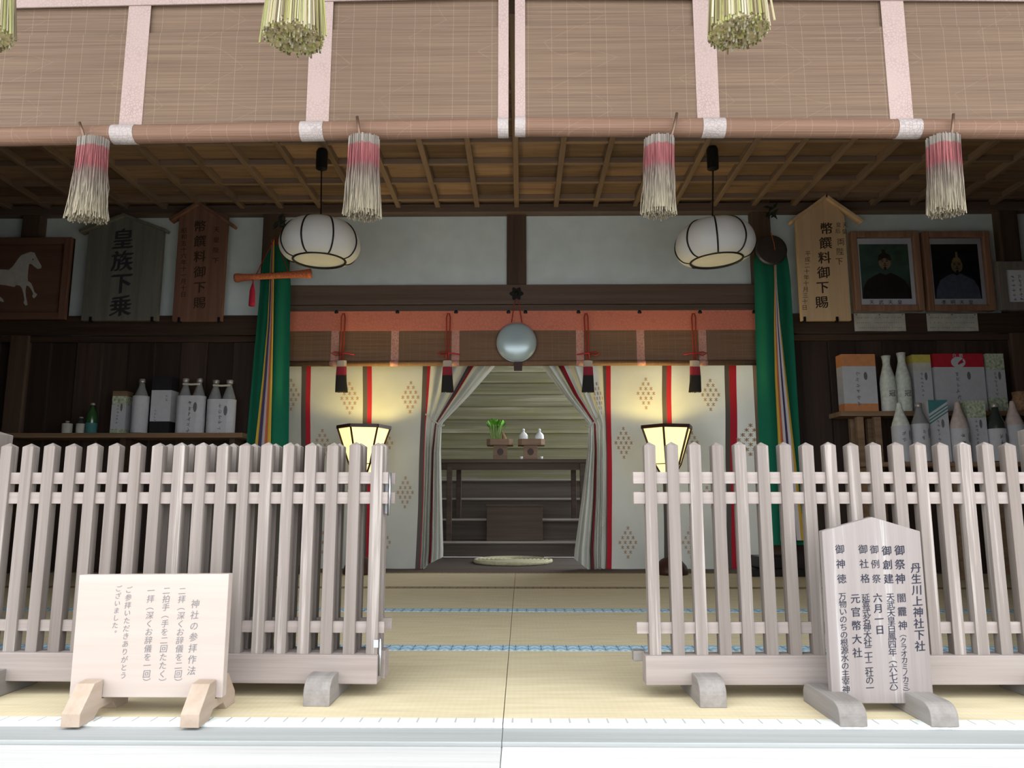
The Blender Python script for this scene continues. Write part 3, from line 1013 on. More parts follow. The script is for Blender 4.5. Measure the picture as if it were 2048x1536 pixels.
# ------------------------------------------------------------------ paper lanterns hanging from the ceiling
def lantern(cx, ytop, ymid, ybot, can_px, tilt, label):
    D = 4.55
    c = at(cx, ymid, D)
    k = metres(c)
    can = at(can_px[0], can_px[1], D)
    T = thing('hanging_lantern', label, 'lantern', (c.x, D, c.z), group='white hanging lanterns')
    zt, zbm = at(cx, ytop, D).z, at(cx, ybot, D).z
    prof = [(28, 1.0), (44, 0.97), (60, 0.86), (72, 0.66), (77, 0.42), (74, 0.22), (64, 0.06), (51, 0.0)]
    fine = []
    for i in range(len(prof) - 1):
        q0, q1, q2, q3 = prof[max(i - 1, 0)], prof[i], prof[i + 1], prof[min(i + 2, len(prof) - 1)]
        for m_ in range(4):
            t_ = m_ / 4
            fine.append(tuple(0.5 * (2 * q1[e] + (q2[e] - q0[e]) * t_ + (2 * q0[e] - 5 * q1[e] + 4 * q2[e] - q3[e]) * t_ ** 2 + (3 * q1[e] - q0[e] - 3 * q2[e] + q3[e]) * t_ ** 3) for e in (0, 1)))
    prof = [(r * k, zbm + (zt - zbm) * h - c.z) for r, h in fine + [prof[-1]]]
    rot = Matrix.Rotation(tilt, 4, 'Y')

    def tilted(mb):
        for i, p in enumerate(mb.v):
            mb.v[i] = c + rot @ p
        return mb
    # lobed paper: bulges out between the ribs
    n = 64
    sh = MB()
    for r, z_ in prof:
        for j in range(n):
            a = 2 * PI * j / n
            bul = 1 + 0.035 * abs(math.sin(4 * (a + 0.2)))
            sh.v.append(Vector((r * bul * math.cos(a), r * bul * math.sin(a), z_)))
    for i in range(len(prof) - 1):
        sh.f += [(i * n + j, i * n + (j + 1) % n, (i + 1) * n + (j + 1) % n, (i + 1) * n + j) for j in range(n)]
    tilted(sh).build('shade', 'paper', T, smooth=True)
    for q in range(8):
        a = q * PI / 4 - 0.2
        tilted(MB().tube([(r * 1.012 * math.cos(a), r * 1.012 * math.sin(a), z_) for r, z_ in prof], 0.0055, 6)).build('rib', 'black', T, smooth=True)
    for (r, z_), nm in ((prof[0], 'top_ring'), (prof[-1], 'bottom_ring')):
        tilted(MB().tube([(r * math.cos(2 * PI * i / 40), r * math.sin(2 * PI * i / 40), z_) for i in range(40)], 0.0075, 6, closed=True)).build(nm, 'black', T, smooth=True)
    tilted(MB().lathe([(prof[-1][0] * 0.98, prof[-1][1] + 0.006), (prof[-1][0] * 0.98, prof[-1][1] + 0.009)], 32)).build('diffuser', 'paper', T)
    tilted(MB().lathe([(prof[0][0], prof[0][1]), (prof[0][0] * 0.4, prof[0][1] + 0.008)], 24)).build('top_plate', 'black', T)
    topc = c + rot @ Vector((0, 0, prof[0][1]))
    MB().tube([topc, (can.x, D, can.z)], 0.005, 6).build('cord', 'black', T)
    MB().lathe([(0.014, can.z - 0.01), (0.036, can.z), (0.038, CEIL - 0.02), (0.030, CEIL)], 16, (can.x, D, 0)).build('ceiling_cup', 'iron', T)


lantern(640, 443, 490, 521, (643, 338), rad(0), 'white ribbed paper lantern hanging in front of the left green banner')
lantern(1430, 445, 492, 521, (1426, 338), rad(-3.5), 'white ribbed paper lantern hanging in front of the right green banner')


# ------------------------------------------------------------------ picket fences
def rounded_foot(mb, x0, x1, yf, yb, h, lip):
    poly = [(yf, 0.0), (yf, h * 0.45)]
    for i in range(1, 7):
        a = PI / 2 * i / 6
        poly.append((yf + lip * (1 - math.cos(a)), h * 0.45 + h * 0.55 * math.sin(a)))
    for i in range(6, 0, -1):
        a = PI / 2 * i / 6
        poly.append((yb - lip * (1 - math.cos(a)), h * 0.45 + h * 0.55 * math.sin(a)))
    poly += [(yb, h * 0.45), (yb, 0.0)]
    return mb.prism_x(poly, x0, x1)


def fence(name, label, origin, rotz, first, pitch, n, x_end0, x_end1, feet, ztop=0.678, front=True, group='low picket fences'):
    """local x runs along the fence, y = 0 is the front face of the pickets"""
    T = thing(name, label, 'fence', origin, rotz, group)
    w, dp = 0.0315, 0.030
    pk = MB()
    z0, z1 = 0.105, ztop - 0.011
    x = first
    pk.add([(-w / 2, 0, z0), (w / 2, 0, z0), (w / 2, dp, z0), (-w / 2, dp, z0), (-w / 2, 0, z1), (w / 2, 0, z1), (w / 2, dp, z1), (-w / 2, dp, z1), (0, dp / 2, ztop)],
           [(3, 2, 1, 0), (0, 1, 5, 4), (1, 2, 6, 5), (2, 3, 7, 6), (3, 0, 4, 7), (4, 5, 8), (5, 6, 8), (6, 7, 8), (7, 4, 8)])
    p0 = pk.build('picket', 'picket', T, local=True, bevel=0.0012)
    p0.location = (first, 0, 0)
    rr = random.Random(n)
    for i in range(1, n):
        clone(p0, (i * pitch, 0, rr.uniform(-0.0012, 0.0012)), T)
    for a, b in ((0.562, 0.594), (0.507, 0.539), (0.163, 0.193)):
        e0, e1 = (x_end0, x_end1)
        MB().box(e0, e1, 0.008, 0.022, a, b).build('rail', 'rail', T, local=True, bevel=0.001)
    MB().box(x_end0 + 0.018, x_end1 - 0.012, -0.012, 0.042, 0.036, 0.110).build('bottom_beam', 'rail', T, local=True, bevel=0.002)
    for fx in feet:
        rounded_foot(MB(), fx - 0.034, fx + 0.034, -0.093, 0.125, 0.068, 0.045).build('foot', 'foot', T, local=True, bevel=0.002)
    return T


FD = 2.085
# left fence: its right end stands by the gap
aL = at(754, 900, FD)
rotL = rad(1.3)
pitch = 0.0622
ox = aL.x
fl = fence('picket_fence', 'weathered picket fence left of the gap, behind the pale notice board', (ox, FD, 0), -rotL, -pitch * 23, pitch, 24, -pitch * 23 - 0.05, 0.031, [-0.118, -1.02])
fold = fence('picket_gate_leaf', 'picket gate leaf folded flat against the back of the left fence', (ox + 0.0, FD + 0.062, 0), -rotL, -pitch * 10, pitch, 11, -pitch * 10 - 0.025, 0.040, [], ztop=0.680)
aR = at(1300, 900, FD)
fr_ = fence('picket_fence', 'weathered picket fence right of the gap, behind the pointed wooden sign', (aR.x, FD, 0), rad(1.0), 0, 0.0626, 24, -0.047, 0.0626 * 23 + 0.05, [0.125, 1.02])
MB().box(-0.052, -0.02, 0.044, 0.075, 0.085, 0.112).build('latch_block', 'foot', fr_, local=True, bevel=0.002)
# hinge with barrel on the gate leaf
MB().box(0.016, 0.024, -0.008, -0.006, 0.480, 0.592).build('hinge_plate', 'steel', fold, local=True)
MB().tube([(0.0285, -0.010, 0.474), (0.0285, -0.010, 0.594)], 0.0045, 12).build('hinge_barrel', 'steel', fold, local=True, smooth=True)
MB().tube([(0.0245, -0.060, 0.055), (0.0245, -0.060, 0.150)], 0.0035, 10).build('hinge_barrel', 'steel', fold, local=True, smooth=True)
MB().box(0.010, 0.022, -0.0775, -0.0745, 0.130, 0.15).build('hinge_plate', 'steel', fold, local=True)


def end_post(px, ytop, half, label, D):
    p = at(px, ytop, D)
    T = thing('fence_post', label, 'post', (p.x, D, 0), group='stout end posts of the fences')
    h = p.z
    w = half
    MB().add([(p.x - w, D - w, 0.0), (p.x + w, D - w, 0.0), (p.x + w, D + w, 0.0), (p.x - w, D + w, 0.0), (p.x - w, D - w, h - 0.014), (p.x + w, D - w, h - 0.014), (p.x + w, D + w, h - 0.014), (p.x - w, D + w, h - 0.014), (p.x, D, h)],
             [(3, 2, 1, 0), (0, 1, 5, 4), (1, 2, 6, 5), (2, 3, 7, 6), (3, 0, 4, 7), (4, 5, 8), (5, 6, 8), (6, 7, 8), (7, 4, 8)]).build('shaft', 'picket', T, bevel=0.0015)
    MB().box(p.x - w - 0.012, p.x + w + 0.012, D - w - 0.012, D + w + 0.012, 0, 0.06).build('base', 'foot', T, bevel=0.003)


end_post(-12, 860, 0.036, 'stout capped fence post at the left edge of the picture', 2.215)
end_post(2074, 851, 0.036, 'stout capped fence post at the right edge of the picture', 2.215)


# ------------------------------------------------------------------ the two notice boards at the front
def zx(x, s, o):
    return o + x * s


SD = 1.905
bl_, br_ = at(140, 1393, SD), at(447, 1397, SD)
tl_, tr_ = at(157, 1150, SD), at(455, 1148, SD)
T = thing('notice_board', 'pale rectangular wooden notice board with brush writing on two feet', 'sign', ((bl_.x + br_.x) / 2, SD, 0), group=None)
zb_ = (bl_.z + br_.z) / 2
x0b, x1b = (bl_.x + tl_.x) / 2, (br_.x + tr_.x) / 2
MB().prism([(x0b, zb_), (x1b, zb_), (x1b, tr_.z), (x0b, tl_.z)], SD, SD + 0.026).build('board', 'sign_pale', T, bevel=0.0015)
z1_ = at(130, 1381, 1.80).z
for fx in (at(139, 1455, 1.812).x, at(378, 1457, 1.812).x):
    yf, yb = 1.812, 2.03
    h = 0.085
    poly = [(yf, 0.0), (yf, 0.030), (yf + 0.052, h), (SD - 0.004, h + 0.002), (SD - 0.004, zb_ - 0.002), (SD + 0.030, zb_ - 0.002), (SD + 0.030, h), (yb - 0.05, h), (yb, 0.030), (yb, 0), (yb - 0.055, 0), (yb - 0.075, 0.02), (yf + 0.08, 0.02), (yf + 0.058, 0)]
    MB().prism_x(poly, fx - 0.022, fx + 0.022).build('foot', 'sign_foot', T, bevel=0.0015)
mb = MB()
Z6 = lambda x, y: (100 + x / 4.267, 1120 + y / 4.267)
dd = SD - 0.0006
column(T, 'ink_grey', '神社の参拝作法', Z6(1240, 375), Z6(1207, 945), dd, 18, -0.008, 0.10)
column(T, 'ink_grey', '二拝︵深くお辞儀を二回︶', Z6(1128, 265), Z6(1090, 1045), dd, 16, -0.012, 0.10)
column(T, 'ink_grey', '二拍手︵手を二回たたく︶', Z6(995, 262), Z6(955, 1045), dd, 16, -0.012, 0.10)
column(T, 'ink_grey', '一拝︵深くお辞儀を一回︶', Z6(862, 262), Z6(820, 1045), dd, 16, -0.012, 0.10)
column(T, 'ink_grey', 'ご参拝いただきありがとう', Z6(672, 255), Z6(625, 985), dd, 14, -0.016, 0.10)
column(T, 'ink_grey', 'ございました。', Z6(585, 245), Z6(550, 620), dd, 13, -0.018, 0.10)

SD2 = 1.955
P5 = [(1656, 1410), (1866, 1404), (1842, 1062), (1744, 1034), (1653, 1063)]
W5 = [at(x, y, SD2) for x, y in P5]
T = thing('pointed_sign', 'grey pointed wooden sign with columns of black brush writing on rounded feet', 'sign', ((W5[0].x + W5[1].x) / 2, SD2, 0))
xl, xr = (W5[0].x + W5[4].x) / 2, (W5[1].x + W5[2].x) / 2
zb2 = (W5[0].z + W5[1].z) / 2
zs = (W5[2].z + W5[4].z) / 2
MB().prism([(xl, zb2), (xr, zb2), (xr, zs), (W5[3].x, W5[3].z), (xl, zs)], SD2, SD2 + 0.022).build('board', 'sign_grey', T, bevel=0.0015)
for fx in (at(1708, 1453, 1.84).x, at(1891, 1450, 1.84).x):
    rounded_foot(MB(), fx - 0.032, fx + 0.032, 1.84, 2.068, 0.050, 0.036).build('foot', 'foot', T, bevel=0.002)
mb = MB()
Z7 = lambda x, y: (1600 + x * 0.293, 1020 + y * 0.293)
dd = SD2 - 0.0006
column(T, 'ink_blue', '丹生川上神社下社', Z7(790, 395), Z7(820, 930), dd, 21, 0.018, 0.05)
column(T, 'ink_blue', '御祭神', Z7(680, 275), Z7(685, 470), dd, 21, 0.018)
column(T, 'ink_blue', '闇龗神', Z7(693, 600), Z7(702, 788), dd, 19, 0.008)
column(T, 'ink_blue', '︵クラオカミノカミ︶', Z7(703, 850), Z7(728, 1245), dd, 14, 0.008)
column(T, 'ink_blue', '御創建', Z7(592, 278), Z7(605, 470), dd, 20, 0.018)
column(T, 'ink_blue', '天武天皇白鳳四年︵六七六︶', Z7(618, 595), Z7(642, 1245), dd, 17, 0.006)
column(T, 'ink_blue', '御例祭', Z7(507, 270), Z7(522, 470), dd, 18, 0.006)
column(T, 'ink_blue', '六月一日', Z7(530, 600), Z7(545, 818), dd, 19, 0.018)
column(T, 'ink_blue', '御社格', Z7(430, 268), Z7(445, 468), dd, 19, 0.008)
column(T, 'ink_blue', '延喜式名神大社二十二社の一', Z7(449, 600), Z7(478, 1215), dd, 17, 0.008)
column(T, 'ink_blue', '元官幣大社', Z7(378, 605), Z7(392, 975), dd, 20, 0.012)
column(T, 'ink_blue', '御神徳', Z7(272, 268), Z7(285, 470), dd, 19, 0.008)
column(T, 'ink_blue', '万物いのちの根源水の主宰神', Z7(290, 590), Z7(315, 1225), dd, 16, 0.006)


# ------------------------------------------------------------------ curtains across the stair hall
def interp(rows, y):
    if y <= rows[0][0]:
        return rows[0][1]
    for (ya, a), (yb, b) in zip(rows, rows[1:]):
        if y <= yb:
            t = (y - ya) / (yb - ya)
            return [p + (q - p) * t for p, q in zip(a, b)]
    return rows[-1][1]


def sheet_fn(rows, knots, ytop, hem, depth, wave):
    """cloth surface: knots are positions across the cloth, rows say at which pixel each lies at a given height"""
    def S(f, v, lift=0.0):
        y = ytop + v * (hem(f) - ytop)
        pxs = interp(rows, y)
        for i in range(len(knots) - 1):
            if f <= knots[i + 1] or i == len(knots) - 2:
                t = (f - knots[i]) / (knots[i + 1] - knots[i])
                px = pxs[i] + (pxs[i + 1] - pxs[i]) * t
                break
        p = at(px, y, depth)
        p.y += wave(f, y) - lift
        return p
    return S


def star(mb, S, f, v, s, fx, vy, lift):
    for a in (0.7, -0.7, PI / 2):
        l, w = s, s * 0.2
        ca, sa = math.cos(a), math.sin(a)
        q = []
        for (u, t) in ((-l, -w), (l, -w * 0.6), (l, w * 0.6), (-l, w)):
            du, dv = u * ca - t * sa, u * sa + t * ca
            q.append(S(f + du * fx, v + dv * vy, lift))
        mb.add(q, [(0, 1, 2, 3)])


def curtain(label, rows, knots, stripes, hem, crests, tie, side):
    D = 5.765

    def wave(f, y):
        g_ = max(0.0, min(1.0, (f - 275) / 60))
        pinch = 1 - 0.72 * math.exp(-((y - 850) / 40) ** 2)
        flat = 0.009 * math.sin(f / 21.0 + y / 190.0) + 0.009 * math.sin((f + (y - 735) * 0.9) / 26.0) * max(0, min(1, (y - 690) / 120))
        return flat * (1 - 0.6 * g_) + g_ * 0.030 * pinch * math.sin(f / 6.2) - g_ * 0.02
    S = sheet_fn(rows, knots, 640, hem, D, wave)
    b = at(rows[0][1][2], 1145, D)
    T = thing('curtain', label, 'curtain', (b.x, D, 0), group='cream shrine curtains')
    F1 = knots[-1]
    MB().grid(lambda u, v: S(u * F1, v), 170, 60).build('cloth', 'curtain', T, smooth=True)
    for f in stripes:
        for o, mt, nm in ((-9.0, 'stripe_grey', 'grey_stripe'), (0.0, 'stripe_red', 'red_stripe')) if side > 0 else ((0.0, 'stripe_grey', 'grey_stripe'), (-9.0, 'stripe_red', 'red_stripe')):
            MB().grid(lambda u, v: S(min(F1, f + o + u * 9.0), v, 0.0025), 5, 60).build(nm, mt, T, smooth=True)
    for f, y in crests:
        mb = MB()
        v = (y - 640) / (hem(f) - 640)
        k = 1 / (hem(f) - 640)
        for r, c in ((-3, 1), (-2, 2), (-1, 3), (0, 4), (1, 3), (2, 2), (3, 1)):
            for i in range(c):
                star(mb, S, f + (i - (c - 1) / 2) * 10.4, v + r * 9.6 * k, 3.9, 1.0, k, 0.0035)
        mb.build('crest', 'crest', T)
    MB().tube([at(x, y, D - 0.05) for x, y in tie], 0.006, 6).build('tie_cord', 'curtain', T)
    return T


rowsL = [(640, [575, 613, 735, 855, 980, 1036]), (700, [575, 613, 735, 855, 965, 1022]), (733, [575, 613, 735, 855, 942, 990]), (790, [575, 612, 735, 853, 909, 940]), (848, [575, 612, 735, 850, 872, 884]),
         (900, [574, 611, 735, 848, 866, 882]), (1000, [573, 609, 734, 845, 863, 884]), (1100, [571, 607, 732, 841, 860, 887]), (1150, [570, 606, 731, 838, 857, 885])]
rowsR = [(640, [1517, 1458, 1333, 1212, 1085, 1037]), (700, [1517, 1458, 1333, 1212, 1098, 1050]), (733, [1517, 1458, 1333, 1212, 1121, 1083]), (790, [1517, 1459, 1333, 1212, 1150, 1128]), (848, [1517, 1460, 1334, 1213, 1189, 1177]),
         (900, [1518, 1461, 1335, 1214, 1191, 1175]), (1000, [1519, 1462, 1336, 1215, 1189, 1163]), (1100, [1521, 1464, 1338, 1214, 1184, 1149]), (1150, [1522, 1465, 1339, 1213, 1186, 1146])]
kn = [0, 38, 160, 280, 400, 470]


def hemL(f):
    return 1146 - max(0, (f - 300)) * 0.19


def hemR(f):
    return 1146 - max(0, (f - 400)) * 0.42


curtain('cream curtain with crests and red stripes tied back on the left', rowsL, kn, [38, 160, 280, 400], hemL, [(8, 790), (125, 797), (248, 795), (70, 890), (196, 886), (125, 985), (243, 985), (70, 1085), (196, 1085)], [(851, 828), (866, 840), (882, 853), (889, 850)], 1)
curtain('cream curtain with crests and red stripes tied back on the right', rowsR, kn, [38, 160, 280, 400], hemR, [(75, 790), (201, 787), (312, 797), (0 + 12, 880), (118, 885), (247, 886), (75, 985), (196, 985), (118, 1085), (240, 1085)], [(1199, 833), (1190, 843), (1178, 855), (1171, 851)], -1)

# inner blind above the curtains
D = 5.505
b = at(1045, 730, D)
T = thing('inner_blind', 'small brown bamboo blind with an orange brocade heading above the curtains', 'blind', (b.x, D, b.z))
x0, x1 = at(578, 690, D).x, at(1513, 690, D).x
za, zb1, zc, zd = at(1045, 622, D).z, at(1045, 661, D).z, at(1045, 722, D).z, at(1045, 731, D).z
MB().box(x0, x1, D, D + 0.004, zc, za).build('slat_sheet', 'blind_back', T)
MB().box(x0, x1, D - 0.006, D - 0.001, zb1, za).build('heading_band', 'band_red', T)
MB().tube([(x0, D - 0.004, (zc + zd) / 2), (x1, D - 0.004, (zc + zd) / 2)], (zc - zd) / 2 + 0.004, 16).build('roll', 'blind_back', T, smooth=True)
for px in (670, 790, 911, 1160, 1281, 1405):
    x = at(px, 690, D).x
    MB().box(x - 0.029, x + 0.029, D - 0.003, D - 0.0005, zc, zb1).build('brocade_band', 'band_small', T)
    MB().tube([(x - 0.031, D - 0.004, (zc + zd) / 2), (x + 0.031, D - 0.004, (zc + zd) / 2)], (zc - zd) / 2 + 0.006, 16).build('roll_band', 'band_small', T, smooth=True)
for px in (673, 795, 912, 1017, 1051, 1157, 1279, 1400, 1508):
    p = at(px, 622, D - 0.006)
    MB().lathe([(0.012, -0.02), (0.016, -0.008), (0.008, 0.006)], 8, p, 1, 0.5).build('hook', 'iron', T)


def dark_tassel(px, lx, label):
    D = 5.445
    t = at(px, 784, D)
    T = thing('dark_tassel', label, 'tassel', (t.x, D, t.z), group='black and red tassels on red cords')
    k = 6.0 / F_PX * 0.96
    a = at(px + lx, 627, D)
    bo = at(px, 724, D)
    MB().tube([bo + Vector((-0.008, 0, 0)), Vector((a.x - 0.014, D, a.z - 0.03)), Vector((a.x - 0.006, D, a.z)), Vector((a.x + 0.006, D, a.z)), Vector((a.x + 0.014, D, a.z - 0.03)), bo + Vector((0.008, 0, 0))], 0.0055, 6).build('cord', 'red_cord', T, smooth=True)
    kn_ = at(px + (1 if lx > 0 else 2), 706, D - 0.006)
    s = -1 if lx > 0 else 1
    MB().tube([kn_, kn_ + Vector((s * 0.05, 0, 0.008)), kn_ + Vector((s * 0.082, 0, 0.0)), kn_ + Vector((s * 0.05, 0, -0.018)), kn_ + Vector((s * 0.015, 0, -0.008))], 0.005, 6).build('bow', 'red_cord', T, smooth=True)
    MB().tube([kn_, kn_ + Vector((-s * 0.05, 0, -0.004)), kn_ + Vector((-s * 0.09, 0, -0.012))], 0.0045, 6).build('cord_end', 'crimson', T, smooth=True)
    z0, z1 = t.z, at(px, 722, D).z
    n = 14
    mb = MB()
    for q in range(70):
        an = 2 * PI * q / 70
        c_, s_ = math.cos(an), math.sin(an)
        mb.tube([(bo.x + 0.030 * c_, D + 0.018 * s_, z1), (bo.x + 0.036 * c_, D + 0.022 * s_, (z0 + z1) / 2), (t.x + 0.044 * c_, D + 0.026 * s_, z0 + random.uniform(-0.003, 0.003))], 0.003, 4)
    mb.build('strands', 'tassel_dark', T, kind='stuff')
    MB().lathe([(0.040, z0 + 0.004), (0.034, (z0 + z1) / 2), (0.030, z1 + 0.002)], 18, (t.x, D, 0), 1, 0.6).build('core', 'tassel_dark', T)


dark_tassel(683, 4, 'black and red tassel on a red cord, leftmost of four at the inner blind')
dark_tassel(895, 2, 'black and red tassel on a red cord, just left of the round mirror')
dark_tassel(1176, -4, 'black and red tassel on a red cord, just right of the round mirror')
dark_tassel(1390, -3, 'black and red tassel on a red cord, rightmost of four at the inner blind')

# the round mirror in the middle
D = 5.44
c = at(1033, 684, D)
T = thing('round_mirror', 'round silvery mirror hanging on cords in the middle above the altar', 'mirror', (c.x, D, c.z - 0.15))
R_ = 39.5 * metres(c)
mb = MB()
prof = [(R_ * math.sin(a), -0.05 * math.cos(a) + 0.018) for a in [PI / 2 * i / 12 for i in range(13)]]
n = 48
for r, y in prof:
    for j in range(n):
        a = 2 * PI * j / n
        mb.v.append(Vector((c.x + r * math.cos(a), D + y, c.z + r * math.sin(a))))
for i in range(12):
    mb.f += [(i * n + j, (i + 1) * n + j, (i + 1) * n + (j + 1) % n, i * n + (j + 1) % n) for j in range(n)]
mb.f.append(tuple(12 * n + j for j in range(n)))
mb.build('disc', 'mirror', T, smooth=True)
MB().tube([(c.x + R_ * math.cos(2 * PI * i / 48), D + 0.018, c.z + R_ * math.sin(2 * PI * i / 48)) for i in range(48)], 0.004, 6, closed=True).build('rim', 'steel', T, smooth=True)
for px in (1023, 1044):
    MB().tube([at(1033 + (px - 1033) * 0.3, 600, D + 0.05), at(px, 645, D + 0.03)], 0.0035, 6).build('cord', 'red_cord', T)
q = at(1036, 724, D + 0.01)
q2 = at(1036, 741, D + 0.01)
MB().hexa([(q.x - 0.030, D, q2.z), (q.x + 0.030, D, q2.z), (q.x + 0.030, D + 0.03, q2.z), (q.x - 0.030, D + 0.03, q2.z), (q.x - 0.033, D, q.z), (q.x + 0.033, D, q.z), (q.x + 0.033, D + 0.03, q.z), (q.x - 0.033, D + 0.03, q.z)]).build('tail_tassel', 'lamp_wood', T)


# ------------------------------------------------------------------ green banners with five coloured ribbons
def banner(label, rows, ribbon, order, base_px, extra):
    D = 5.33
    bx = at(base_px, 1130, D).x
    T = thing('green_banner', label, 'banner', (bx, D, 0), group='green ceremonial banners')

    def wave(f, y):
        s = min(1.0, max(0.15, (y - 480) / 120))
        return -0.03 * s * math.sin(PI * f) + 0.010 * s * math.sin(f * 15 + 1.0) + 0.02
    S = sheet_fn(rows, [0, 1], rows[0][0], lambda f: rows[-1][0], D, wave)
    MB().grid(lambda u, v: S(u, v), 36, 50).build('cloth', 'green', T, smooth=True)
    n = len(order)
    S2 = sheet_fn(ribbon, [0, 1], ribbon[0][0], lambda f: ribbon[-1][0], D, lambda f, y: -0.055 + 0.004 * math.sin(f * 20))
    for i, mt in enumerate(order):
        mb = MB()
        mb.grid(lambda u, v: S2((i + u) / n, v), 2, 40)
        mb.grid(lambda u, v: S2((i + 1 - u) / n, v, -0.003), 2, 40)
        mb.build('ribbon', mt, T, smooth=True)
    zt = at(base_px, rows[0][0] - 8, D).z
    MB().tube([(bx, D + 0.05, 0.05), (bx, D + 0.05, zt)], 0.014, 8).build('pole', 'lamp_wood', T)
    MB().box(bx - 0.19, bx + 0.19, D - 0.10, D + 0.20, 0.0, 0.05).build('base', 'black', T, bevel=0.006)
    MB().box(bx - 0.12, bx + 0.12, D - 0.05, D + 0.15, 0.05, 0.13).build('base', 'black', T, bevel=0.006)
    rr = random.Random(base_px)
    for k in range(9):
        c_ = at(extra[0] + rr.uniform(-9, 9), extra[1] + rr.uniform(-14, 16), D + 0.02)
        a = rr.uniform(0, 2 * PI)
        u, w = Vector((math.cos(a), 0.3, math.sin(a))) * 0.035, Vector((-math.sin(a), 0.2, math.cos(a))) * 0.012
        MB().add([c_ - u, c_ + w + Vector((0, -0.006, 0)), c_ + u, c_ - w + Vector((0, -0.006, 0)), c_ + Vector((0, 0.006, 0))], [(0, 1, 4), (1, 2, 4), (2, 3, 4), (3, 0, 4), (0, 3, 2, 1)]).build('leaf', 'sprig', T)
    return T


bL = banner('green silk banner with five ribbons and an orange scroll, left of the curtains',
            [(490, [541, 556]), (503, [530, 566]), (525, [523, 576]), (560, [519, 580]), (700, [506, 578]), (885, [490, 576]), (1100, [474, 573])],
            [(484, [548, 553]), (545, [545, 552]), (650, [540, 551]), (760, [530, 549]), (885, [516, 546]), (1090, [498, 541])],
            ['yellow', 'navy', 'lilac', 'orange', 'yellow'], 543, (560, 438))
D = 5.25
a, b = at(470, 556, D), at(622, 547, D)
tt = [(0.0, 0.030), (0.03, 0.034), (0.12, 0.026), (0.3, 0.022), (0.62, 0.024), (0.85, 0.028), (0.97, 0.034), (1.0, 0.036)]
MB().tube([a.lerp(b, t) for t, _ in tt], [r for _, r in tt], 14).build('brocade_scroll', 'sword', bL, smooth=True)
MB().tube([a.lerp(b, 0.70) + Vector((0, 0, r)) for r in (0.02,)] + [at(552, 476, D + 0.02), at(550, 474, D + 0.02), a.lerp(b, 0.28) + Vector((0, 0, 0.02))], 0.004, 6).build('cord', 'red_cord', bL)
p = at(506, 562, D - 0.01)
q = at(505, 612, D - 0.01)
MB().tube([a.lerp(b, 0.24), p + Vector((0, 0, -0.03))], 0.004, 6).build('cord', 'crimson', bL)
mb = MB()
mb.lathe([(0.006, p.z - 0.02), (0.014, p.z - 0.05), (0.019, p.z - 0.075), (0.022, q.z + 0.02), (0.021, q.z)], 14, (p.x, p.y, 0))
mb.build('red_tassel', 'crimson', bL, smooth=True)

bR = banner('green silk banner with five ribbons and a dark round mirror, right of the curtains',
            [(480, [1524, 1562]), (500, [1514, 1574]), (525, [1509, 1579]), (560, [1511, 1583]), (700, [1514, 1591]), (885, [1520, 1602]), (1090, [1526, 1614])],
            [(530, [1543, 1548]), (570, [1544, 1549]), (650, [1543, 1556]), (760, [1545, 1568]), (885, [1551, 1582]), (1080, [1556, 1604])],
            ['yellow', 'orange', 'lilac', 'navy', 'lilac', 'yellow'], 1548, (1541, 425))
D = 5.24
c = at(1543, 500, D)
MB().lathe([(0.002, 0.0), (0.10, 0.004), (0.112, 0.010), (0.112, 0.022), (0.002, 0.024)], 32).build('tmp', 'dullmirror')
tmp = bpy.data.objects['tmp']
mb = MB()
mb.add([(c.x + v.co.x, c.y + v.co.z - 0.012, c.z + v.co.y) for v in tmp.data.vertices], [tuple(p_.vertices) for p_ in tmp.data.polygons])
bpy.data.objects.remove(tmp)
mb.build('hanging_mirror', 'dullmirror', bR, smooth=False)
MB().tube([at(1541, 462, D), at(1548, 487, D - 0.02), at(1550, 500, D - 0.02)], 0.003, 6).build('cord', 'orange', bR)


